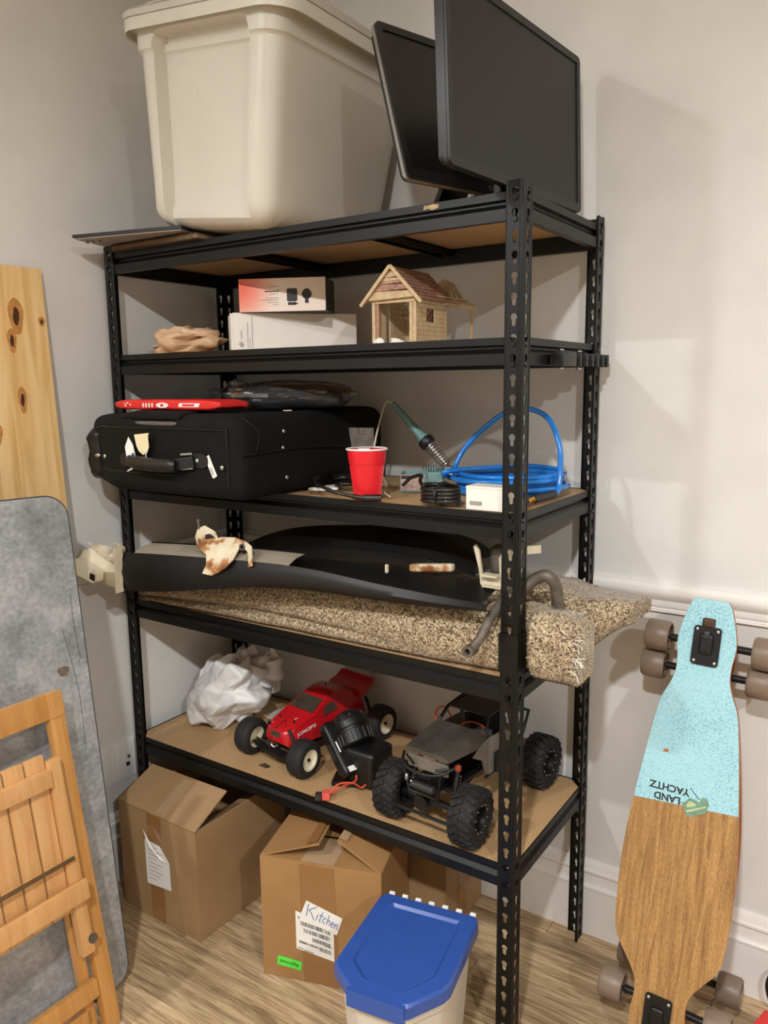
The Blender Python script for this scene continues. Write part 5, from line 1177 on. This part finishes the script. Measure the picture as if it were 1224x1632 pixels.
for s_ in strokes: mb.tube([Mk @ Vector((x*.93+.003, y*.95+.002, .0008)) for x, y in [(p.x, p.y) for p in spline([(x, y, 0) for x, y in s_], 5)]], .0009, 5)
mb.build('handwriting', 'ink_blue', bpy.data.objects['name_label'])
mb = MB(); rnd = random.Random(11)
Mb2 = Ff @ Matrix.Translation((0, 0, .0010))
for y0, x0, x1, hh in ((.147, .103, .178, .011), (.130, .110, .178, .011), (.113, .133, .178, .010), (.098, .098, .180, .006)):
    x = x0
    while x < x1:
        bw = rnd.choice((.0008, .0012, .0018)); sl = -.18*(x-.09)
        mb.prism([(x, y0+sl+.009), (x+bw, y0+sl+.009), (x+bw, y0+sl+.009+hh), (x, y0+sl+.009+hh)], .0003, Mb2); x += bw+rnd.choice((.0008, .0012, .002))
for y0, x0, x1 in ((.092, .094, .108), (.090, .110, .135), (.176, .096, .101), (.172, .096, .101), (.104, .150, .182), (.121, .165, .184)): mb.prism([(x0, y0-.18*(x0-.09)), (x1, y0-.18*(x1-.09)), (x1, y0-.18*(x1-.09)+.0016), (x0, y0-.18*(x0-.09)+.0016)], .0003, Mb2)
mb.build('barcode_print', 'print_black', bpy.data.objects['shipping_label'])
Mg = Ff @ Matrix.Translation((.102, .040, .0006)) @ Matrix.Rotation(pi-.10, 4, 'Z')
MB().prism(rrect(.032, .0125, .001, 2, .032, .0), .0004, Mg).build('green_sticker', 'green_sticker', b2)
text_part('Approved', .0125, 'print_black', bpy.data.objects['green_sticker'], Mg @ Matrix.Translation((.007, -.003, .0006)))
b3 = thing('cardboard_box', 'plain cardboard box standing behind the Kitchen box', 'box', (.82, .31, 0))
F = frame((.700, .234, .0012), (1, 0, 0), (0, 1, 0)); carton(b3, F, .225, .205, .285, 'cardboard')
flap(b3, F, [(0, .004, .2855), (.225, .004, .2855), (.222, .10, .290), (.003, .10, .290)], 'cardboard'); flap(b3, F, [(0, .201, .2855), (.225, .201, .2855), (.222, .105, .290), (.003, .105, .290)][::-1], 'cardboard')
MB().bb((.9252, .300, .002), (.9256, .345, .285)).build('tape', 'packing_tape', b3)
# ---- blue lidded bin
plain('bin_blue', (46, 80, 156), .30, var=.03, coat=.15); plain('bin_body', (206, 198, 184), .42, var=.04, vscale=6)
Fb = frame((.947, -.081, 0), (.985, .174, 0), (-.174, .985, 0))      # x along the hinge, -y to the front
bn = thing('storage_bin', 'off-white storage bin with blue hinged lid in front of the rack', 'bin', M=Fb)
LH = .330
lidpts = [(0, .004), (.212, .004), (.219, -.012), (.222, -.200), (.215, -.220), (.168, -.282), (.155, -.288), (.055, -.285), (.044, -.280), (-.008, -.238), (-.012, -.222), (-.010, -.012)]
def inset(pts, d, c=(.105, -.14)):
    return [(c[0]+(x-c[0])*(1-d/.11), c[1]+(y-c[1])*(1-d/.145)) for x, y in pts]
def ring3(pts, z): return [Vector((x, y, z)) for x, y in pts]
MB().loft([ring3(lidpts, LH-.030), ring3(lidpts, LH-.006), ring3(inset(lidpts, .004), LH), ring3(inset(lidpts, .030), LH+.001), ring3(inset(lidpts, .036), LH-.0045), ring3(inset(lidpts, .075), LH-.0045)]).build('lid', 'bin_blue', bn, world=False, smooth=25)
MB().prism([(.044, -.2895), (.163, -.2930), (.163, -.284), (.044, -.2805)], .036, Matrix.Translation((0, 0, LH-.036))).build('latch', 'bin_blue', bn, world=False)
for i in range(7):
    x = .012+i*.0315; MB().box((x, .0085, LH-.004), (.013, .007, .009), .002).build('hinge_knuckle', 'cover_plate', bn, world=False)
mb = MB()
prof = [(.006, LH-.031), (.008, LH-.05), (.014, LH-.055), (.022, .14), (.030, .012), (.034, 0)]
mb.loft([ring3(inset(lidpts, d), z) for d, z in prof]).build('body', 'bin_body', bn, world=False, smooth=25)
# ---- plywood, table top and folding chair against the left wall
def ply_mat():
    m, nt, b = newmat('plywood'); co = coords(nt, (1, .08, 1))
    n = nd(nt, 'ShaderNodeTexNoise'); n.inputs['Scale'].default_value = 30; n.inputs['Detail'].default_value = 7; n.inputs['Distortion'].default_value = .8; nt.links.new(co, n.inputs['Vector'])
    base = ramp(nt, n.outputs['Fac'], [(.3, srgb((214, 166, 102))), (.5, srgb((236, 196, 134))), (.7, srgb((244, 212, 156)))])
    co2 = coords(nt, (1, .30, 1)); v = nd(nt, 'ShaderNodeTexVoronoi'); v.inputs['Scale'].default_value = 5; nt.links.new(co2, v.inputs['Vector'])
    n3 = nd(nt, 'ShaderNodeTexNoise'); n3.inputs['Scale'].default_value = 60; n3.inputs['Detail'].default_value = 3; nt.links.new(coords(nt, (1, .25, 1)), n3.inputs['Vector'])
    mul = nd(nt, 'ShaderNodeMath', operation='MULTIPLY_ADD'); nt.links.new(n3.outputs['Fac'], mul.inputs[0]); mul.inputs[1].default_value = .16; nt.links.new(v.outputs['Distance'], mul.inputs[2])
    mask = ramp(nt, mul.outputs[0], [(.075, (1, 1, 1, 1)), (.12, (0, 0, 0, 1))])
    mx = nd(nt, 'ShaderNodeMix', data_type='RGBA'); nt.links.new(mask, mx.inputs[0]); nt.links.new(base, mx.inputs[6]); mx.inputs[7].default_value = srgb((112, 70, 34))
    nt.links.new(mx.outputs[2], b.inputs['Base Color']); b.inputs['Roughness'].default_value = .5
ply_mat(); plain('ply_edge', (150, 112, 66), .7, var=.3, vscale=60); plain('knot_dark', (70, 40, 22), .6, var=.4, vscale=80); plain('knot_ring', (196, 138, 72), .5, var=.2, vscale=80)
Fp = frame((.078, -.178, .001), (0, 1, 0), (-.056, -.040, 1))        # x to the right along the wall, y up, z towards the room
py = thing('plywood_board', 'knotty plywood board leaning on the left wall', 'board', M=Fp)
MB().prism([(-.50, .02), (0, 0), (0, 1.757), (-.50, 1.757)], .012, Matrix.Translation((0, 0, -.012))).build('core', 'ply_edge', py, world=False)
MB().prism([(-.50, .02), (0, 0), (0, 1.757), (-.50, 1.757)], .0012).build('face_veneer', 'plywood', py, world=False)
for x, y, rx, ry in ((-.082, 1.635, .013, .030), (-.014, 1.626, .006, .008), (-.100, 1.575, .008, .020), (-.090, 1.43, .008, .022), (-.17, 1.35, .012, .02)):
    MB().prism([(x+rx*1.5*math.cos(t_)*(1+.15*math.sin(3*t_)), y+ry*1.5*math.sin(t_)) for t_ in [2*pi*k/18 for k in range(18)]], .0016).build('knot_halo', 'knot_ring', py, world=False, smooth=20)
    MB().prism([(x+rx*.62*math.cos(t_)*(1+.2*math.sin(2*t_)), y+ry*.75*math.sin(t_)) for t_ in [2*pi*k/16 for k in range(16)]], .0019).build('knot', 'knot_dark', py, world=False, smooth=20)
def zinc():
    m, nt, b = newmat('zinc_sheet'); co = coords(nt)
    n = nd(nt, 'ShaderNodeTexNoise'); n.inputs['Scale'].default_value = 5; n.inputs['Detail'].default_value = 9; n.inputs['Roughness'].default_value = .7; nt.links.new(co, n.inputs['Vector'])
    n2 = nd(nt, 'ShaderNodeTexNoise'); n2.inputs['Scale'].default_value = 90; n2.inputs['Detail'].default_value = 3; nt.links.new(co, n2.inputs['Vector'])
    mx = nd(nt, 'ShaderNodeMix', data_type='RGBA', blend_type='OVERLAY'); mx.inputs[0].default_value = .5
    nt.links.new(ramp(nt, n.outputs['Fac'], [(.28, srgb((112, 115, 120))), (.45, srgb((154, 158, 162))), (.62, srgb((186, 189, 192))), (.75, srgb((210, 211, 212)))]), mx.inputs[6])
    nt.links.new(ramp(nt, n2.outputs['Fac'], [(.35, (.36, .36, .36, 1)), (.65, (.64, .64, .64, 1))]), mx.inputs[7])
    nt.links.new(mx.outputs[2], b.inputs['Base Color']); b.inputs['Roughness'].default_value = .36; b.inputs['Metallic'].default_value = .5
zinc(); plain('zinc_edge', (70, 74, 80), .35, .6, var=.15); plain('scratch', (74, 76, 80), .5); plain('stain', (104, 92, 80), .7, var=.3, vscale=90)
upt = Vector((-.162, .040, 1.162)).normalized()
Ft = frame((.344, -.323, .0030), (.21, .977, 0), tuple(upt)); 
tb = thing('table_top', 'grey mottled metal-clad table top with round corners leaning on the plywood', 'table top', M=Ft)
TW, TH_ = .62, 1.218
def rr_tab(d, r): return [(x-TW/2, y+TH_/2) for x, y in rrect(TW/2-d, TH_/2-d, r-d, 8)]
MB().prism(rr_tab(0, .055), .022, Matrix.Translation((0, 0, -.022))).build('edge_band', 'zinc_edge', tb, world=False, smooth=30)
MB().prism(rr_tab(.003, .055), .0018).build('clad_face', 'zinc_sheet', tb, world=False, smooth=30)
mb = MB()
for p, q, c in (((-.022, .98), (-.018, .82), -.003), ((-.052, .90), (-.034, .60), .01), ((-.020, .82), (-.024, .812), 0), ((-.16, .28), (-.02, .33), .01), ((-.10, .55), (-.07, .49), .008)):
    mb.tube(spline([(p[0], p[1], .0018), ((p[0]+q[0])/2+c, (p[1]+q[1])/2, .0018), (q[0], q[1], .0018)], 6), .0007, 4)
mb.build('scratches', 'scratch', tb, world=False)
MB().prism([(-.062+.013*math.cos(t_)*(1+.2*math.sin(3*t_)), .800+.014*math.sin(t_)*(1+.2*math.cos(2*t_))) for t_ in [2*pi*k/18 for k in range(18)]], .0021).build('stain', 'stain', tb, world=False)
wood('chair_wood', (182, 126, 62), (198, 142, 76), (210, 156, 90), (6, .5, 6), .32, 9, .04, coat=.25)
wood('chair_wood_light', (198, 144, 86), (212, 160, 102), (222, 174, 118), (6, .5, 6), .32, 9, .04, coat=.25)
upc = Vector((-.134, .017, .778)).normalized()
Fc = frame((.428, -.418, .0048), (0, 1, 0), tuple(upc))
fc = thing('folding_chair', 'varnished wooden folding chair folded flat against the grey table top', 'chair', M=Fc)
def cpart(name, x0, y0, x1, y1, z0, z1, mat='chair_wood', bev=.003): return MB().bb((x0, y0, z0), (x1, y1, z1), bev).build(name, mat, fc, world=False, smooth=40)
CW = .44; H_ = .792
cpart('stile', -.036, 0, 0, H_, -.024, 0); cpart('stile', -CW, 0, -CW+.036, H_, -.024, 0)
cpart('top_rail', -CW+.0365, .735, -.0365, H_, -.024, .0); MB().bb((-.0365-.0, .735, -.0005), (.0, H_, .0025), .001).build('rail_cap', 'chair_wood', fc, world=False)
cpart('lower_rung', -CW+.0365, .086, -.0365, .128, -.020, -.004); cpart('lower_rung', -CW+.0365, .022, -.050, .060, -.044, -.026)
# inner leg frame behind
cpart('rear_leg', -.064, .0032, -.042, .60, -.048, -.026); cpart('rear_leg', -CW+.042, .0032, -CW+.064, .60, -.048, -.026)
# slatted seat folded up in front
SE0, SE1 = .205, .655
cpart('seat_side', -.074, SE0, -.044, SE1, .001, .024, 'chair_wood_light', .004); cpart('seat_side', -CW+.044, SE0, -CW+.074, SE1, .001, .024, 'chair_wood_light', .004)
for i in range(6):
    x1 = -.0765-i*.0485; cpart('slat', x1-.0440, .312, x1, .672, .004, .014, 'chair_wood_light', .002)
cpart('seat_rail', -CW+.0745, .600, -.0742, .640, .0145, .032, 'chair_wood_light', .003); cpart('seat_rail', -CW+.0745, .332, -.0420, .376, .0245, .040, 'chair_wood_light', .003)
plain('bronze_rod', (120, 98, 72), .35, .7)
MB().cyl((-.058, .430, .030), (-CW+.06, .430, .030), .0045, n=10).build('pivot_rod', 'bronze_rod', fc, world=False, smooth=40)
MB().cyl((-.046, .236, .0245), (-.046, .236, .0275), .011, n=16).build('pivot_plate', 'rust_steel', fc, world=False)
# ---- longboards leaning on the back wall
def teak():
    m, nt, b = newmat('deck_wood'); co = coords(nt, (1, .06, 1))
    n = nd(nt, 'ShaderNodeTexNoise'); n.inputs['Scale'].default_value = 95; n.inputs['Detail'].default_value = 8; n.inputs['Roughness'].default_value = .7; n.inputs['Distortion'].default_value = .7; nt.links.new(co, n.inputs['Vector'])
    co2 = coords(nt, (1, .3, 1)); n2 = nd(nt, 'ShaderNodeTexNoise'); n2.inputs['Scale'].default_value = 420; nt.links.new(co2, n2.inputs['Vector'])
    mx = nd(nt, 'ShaderNodeMix', data_type='RGBA', blend_type='OVERLAY'); mx.inputs[0].default_value = .5
    nt.links.new(ramp(nt, n.outputs['Fac'], [(.30, srgb((112, 80, 46))), (.45, srgb((154, 114, 68))), (.6, srgb((178, 136, 84))), (.75, srgb((196, 156, 102)))]), mx.inputs[6])
    nt.links.new(ramp(nt, n2.outputs['Fac'], [(.35, (.35, .35, .35, 1)), (.65, (.68, .68, .68, 1))]), mx.inputs[7]); nt.links.new(mx.outputs[2], b.inputs['Base Color']); b.inputs['Roughness'].default_value = .45
teak()
def blue_paint():
    m, nt, b = newmat('deck_blue'); co = coords(nt)
    n = nd(nt, 'ShaderNodeTexNoise'); n.inputs['Scale'].default_value = 330; n.inputs['Detail'].default_value = 2; nt.links.new(co, n.inputs['Vector'])
    n2 = nd(nt, 'ShaderNodeTexNoise'); n2.inputs['Scale'].default_value = 6; n2.inputs['Detail'].default_value = 4; nt.links.new(co, n2.inputs['Vector'])
    ad = nd(nt, 'ShaderNodeMath', operation='MULTIPLY_ADD'); nt.links.new(n2.outputs['Fac'], ad.inputs[0]); ad.inputs[1].default_value = .45; nt.links.new(n.outputs['Fac'], ad.inputs[2])
    nt.links.new(ramp(nt, ad.outputs[0], [(.50, srgb((112, 164, 176))), (.62, srgb((150, 202, 214))), (.80, srgb((172, 218, 228)))]), b.inputs['Base Color']); b.inputs['Roughness'].default_value = .5
blue_paint(); plain('wheel_tan', (126, 108, 92), .42, var=.1, vscale=20); plain('truck_black', (20, 20, 20), .4, .2); plain('boat_green', (116, 150, 128), .5, var=.15, vscale=60); plain('boat_pale', (186, 200, 150), .5)
plain('orange_edge', (176, 106, 54), .45, var=.15)
L_ = .985
HWT = [(0, .030), (.012, .052), (.03, .062), (.07, .068), (.115, .063), (.15, .070), (.185, .096), (.22, .124), (.26, .134), (.36, .139), (.45, .136), (.52, .129), (.62, .116), (.70, .104), (.755, .093), (.79, .076), (.82, .066), (.85, .066), (.89, .071), (.93, .064), (.955, .056), (.975, .048), (.985, .040)]
HSP = spline([(t_, h_*.845, 0) for t_, h_ in HWT], 8)
HTB = [(q.x, q.y) for q in HSP]
def hw(t): return lerp_tab(HTB, t)
ts = [L_*k/90 for k in range(91)]
OUTL = [(hw(t), t) for t in ts]+[(-hw(t), t) for t in ts[::-1]]
def deck(label, M, front, edge, paint, sc=1.):
    t = thing('longboard', label, 'longboard', M=M)
    outl = [(x*(.84 if sc < 1 else 1), y*sc) for x, y in OUTL]
    MB().prism(outl, .010, Matrix.Translation((0, 0, -.012))).build('core', edge, t, world=False, smooth=40)
    MB().prism(outl, .0022, Matrix.Translation((0, 0, -.002))).build('face_ply', front, t, world=False, smooth=40)
    if paint:
        y0L, y0R = .528, .548          # slanted edge of the paint
        up_ = [(hw(t_)-.0004, t_) for t_ in ts if t_ > y0R+.005]; dn = [(-hw(t_)+.0004, t_) for t_ in ts[::-1] if t_ > y0L+.005]
        MB().prism([(hw(y0R)-.0004, y0R)]+up_+dn+[(-hw(y0L)+.0004, y0L)], .0006, Matrix.Translation((0, 0, .0002))).build('blue_paint', 'deck_blue', t, world=False, smooth=40)
    return t
def truck(t, y, zs, plate=True, flip=1):
    """drop-through truck: base plate on the face, hanger and wheels behind (zs = -1) or in front (zs = 1)"""
    if plate:
        MB().prism(rrect(.028, .042, .007, 4, 0, y), .005, Matrix.Translation((0, 0, .0008))).build('base_plate', 'truck_black', t, world=False, smooth=40)
        MB().rbox((0, y-.004*flip, .006), (.028, .046, .012), .005, 6).build('pivot_cup', 'truck_black', t, world=False, smooth=60)
        MB().rbox((0, y-.024*flip, .010), (.014, .018, .012), .004, 5).build('kingpin', 'motor_grey', t, world=False, smooth=60)
        for sx in (-1, 1):
            for sy in (-1, 1): MB().ball((sx*.021, y+sy*.034, .0062), (.0042, .0042, .0022), 10, 6).build('bolt', 'steel', t, world=False, smooth=60)
    zc = zs*.052
    MB().cyl((-.085, y, zc), (.085, y, zc), .0085, n=12).cyl((-.128, y, zc), (.128, y, zc), .004, n=8).build('hanger', 'truck_black', t, world=False, smooth=40)
    MB().bar((0, y, zc), (0, y-.01*flip, zs*.012), .030, .034, .004, up=(0, 1, 0)).build('yoke', 'truck_black', t, world=False)
    for s in (-1, 1):
        Mw = Matrix.Translation((s*.112, y, zc)) @ Matrix.Rotation(pi/2, 4, 'Y')
        o = MB().lathe([(.010, -.020), (.024, -.020), (.026, -.0255), (.031, -.0255), (.0345, -.020), (.0350, 0), (.0345, .020), (.031, .0255), (.026, .0255), (.024, .020), (.010, .020)], 32, Mw).build('wheel', 'wheel_tan', t, world=False, smooth=40)
        MB().cyl(Mw @ Vector((0, 0, -.0215)), Mw @ Vector((0, 0, .0215)), .0095, n=16).build('bearing', 'steel', o, world=False, smooth=40)
Mb1 = frame((1.489, .128, .0305), (1, 0, -.03), (.026, .222, .985))
lb = deck('longboard with pale blue and bare wood deck leaning nearer the room', Mb1, 'deck_wood', 'orange_edge', True)
truck(lb, .885, -1, flip=-1); truck(lb, .085, -1)
MB().rbox((0, .935, .002), (.026, .020, .012), .004, 5).build('wood_riser', 'knot_dark', lb, world=False, smooth=60)
Mtx = Mb1 @ Matrix.Translation((-.032, .542, .0009)) @ Matrix.Rotation(pi+.13*-1, 4, 'Z')
Mtx = Mb1 @ Matrix.Translation((-.006, .552, .0009)) @ Matrix.Rotation(pi+.02, 4, 'Z')
text_part('LAND', .021, 'print_black', lb, Mtx @ Matrix.Translation((.004, .000, 0)), bold=.0006)
text_part('YACHTZ', .021, 'print_black', lb, Mtx @ Matrix.Translation((-.012, -.022, 0)), bold=.0006)
Mbo = Mb1 @ Matrix.Translation((.024, .536, .0009)) @ Matrix.Rotation(.30, 4, 'Z')
MB().prism([(-.028, .016), (-.020, .018), (-.010, .026), (.004, .020), (.008, .016), (.016, .026), (.026, .024), (.028, .012), (.018, -.006), (-.022, -.014), (-.024, 0)], .0005, Mbo).build('boat_emblem', 'boat_green', lb)
MB().prism([(-.019, .012), (-.010, .020), (0, .014), (.002, .010), (-.018, .006)], .0008, Mbo).prism([(-.021, -.004), (.020, .005), (.022, .009), (-.021, .0005)], .0008, Mbo).build('boat_highlight', 'boat_pale', lb)
MB().bar(Mbo @ Vector((.010, .022, .0003)), Mbo @ Vector((-.004, .046, .0003)), .0016, .0008).bar(Mbo @ Vector((-.028, .016, .0003)), Mbo @ Vector((-.036, .022, .0003)), .0016, .0008).build('boat_mast', 'print_black', lb)
MB().prism([(-.058, .640), (-.047, .642), (-.048, .648), (-.057, .647)], .0004, Mb1 @ Matrix.Translation((0, 0, .0008))).build('paint_chip', 'orange_edge', lb)
Mb2_ = frame((1.488, .398, .0305), (1, 0, -.022), (.022, .050, .998))
lb2 = deck('bare wooden longboard standing between the wall and the painted longboard', Mb2_, 'orange_edge', 'orange_edge', False, .90)
truck(lb2, .779, 1, False); truck(lb2, .050, 1, False)
# ---- red case and black cord at the right
rc = thing('red_case', 'perforated bright red plastic tool case on the floor by the longboards', 'case', (1.70, .30, 0))
plain('case_red', (214, 44, 40), .4, var=.05)
MB().box((1.738, .24, .045), (.16, .14, .087), .010, Matrix.Rotation(-.25, 3, 'Z')).build('shell', 'case_red', rc, smooth=40)
for i in range(4):
    for j in range(2): MB().lathe([(.0042, 0), (.0062, 0), (.0056, .0016), (.0048, .0016), (.0042, 0)], 14, Matrix.Translation((1.688+.03*i, .21+.04*j, .0884))).build('hole_rim', 'case_red', rc, smooth=40)
o = MB().tube(spline([(1.86, .43, .0050), (1.74, .425, .0054), (1.685, .430, .022), (1.668, .435, .068), (1.69, .432, .112), (1.75, .425, .110), (1.80, .40, .05), (1.81, .36, .0072), (1.79, .325, .0055)], 8), .004, 8).build('power_cord', 'black_cable', smooth=60); tag(o, 'loop of black cord by the white baseboard near the red case', 'cord')
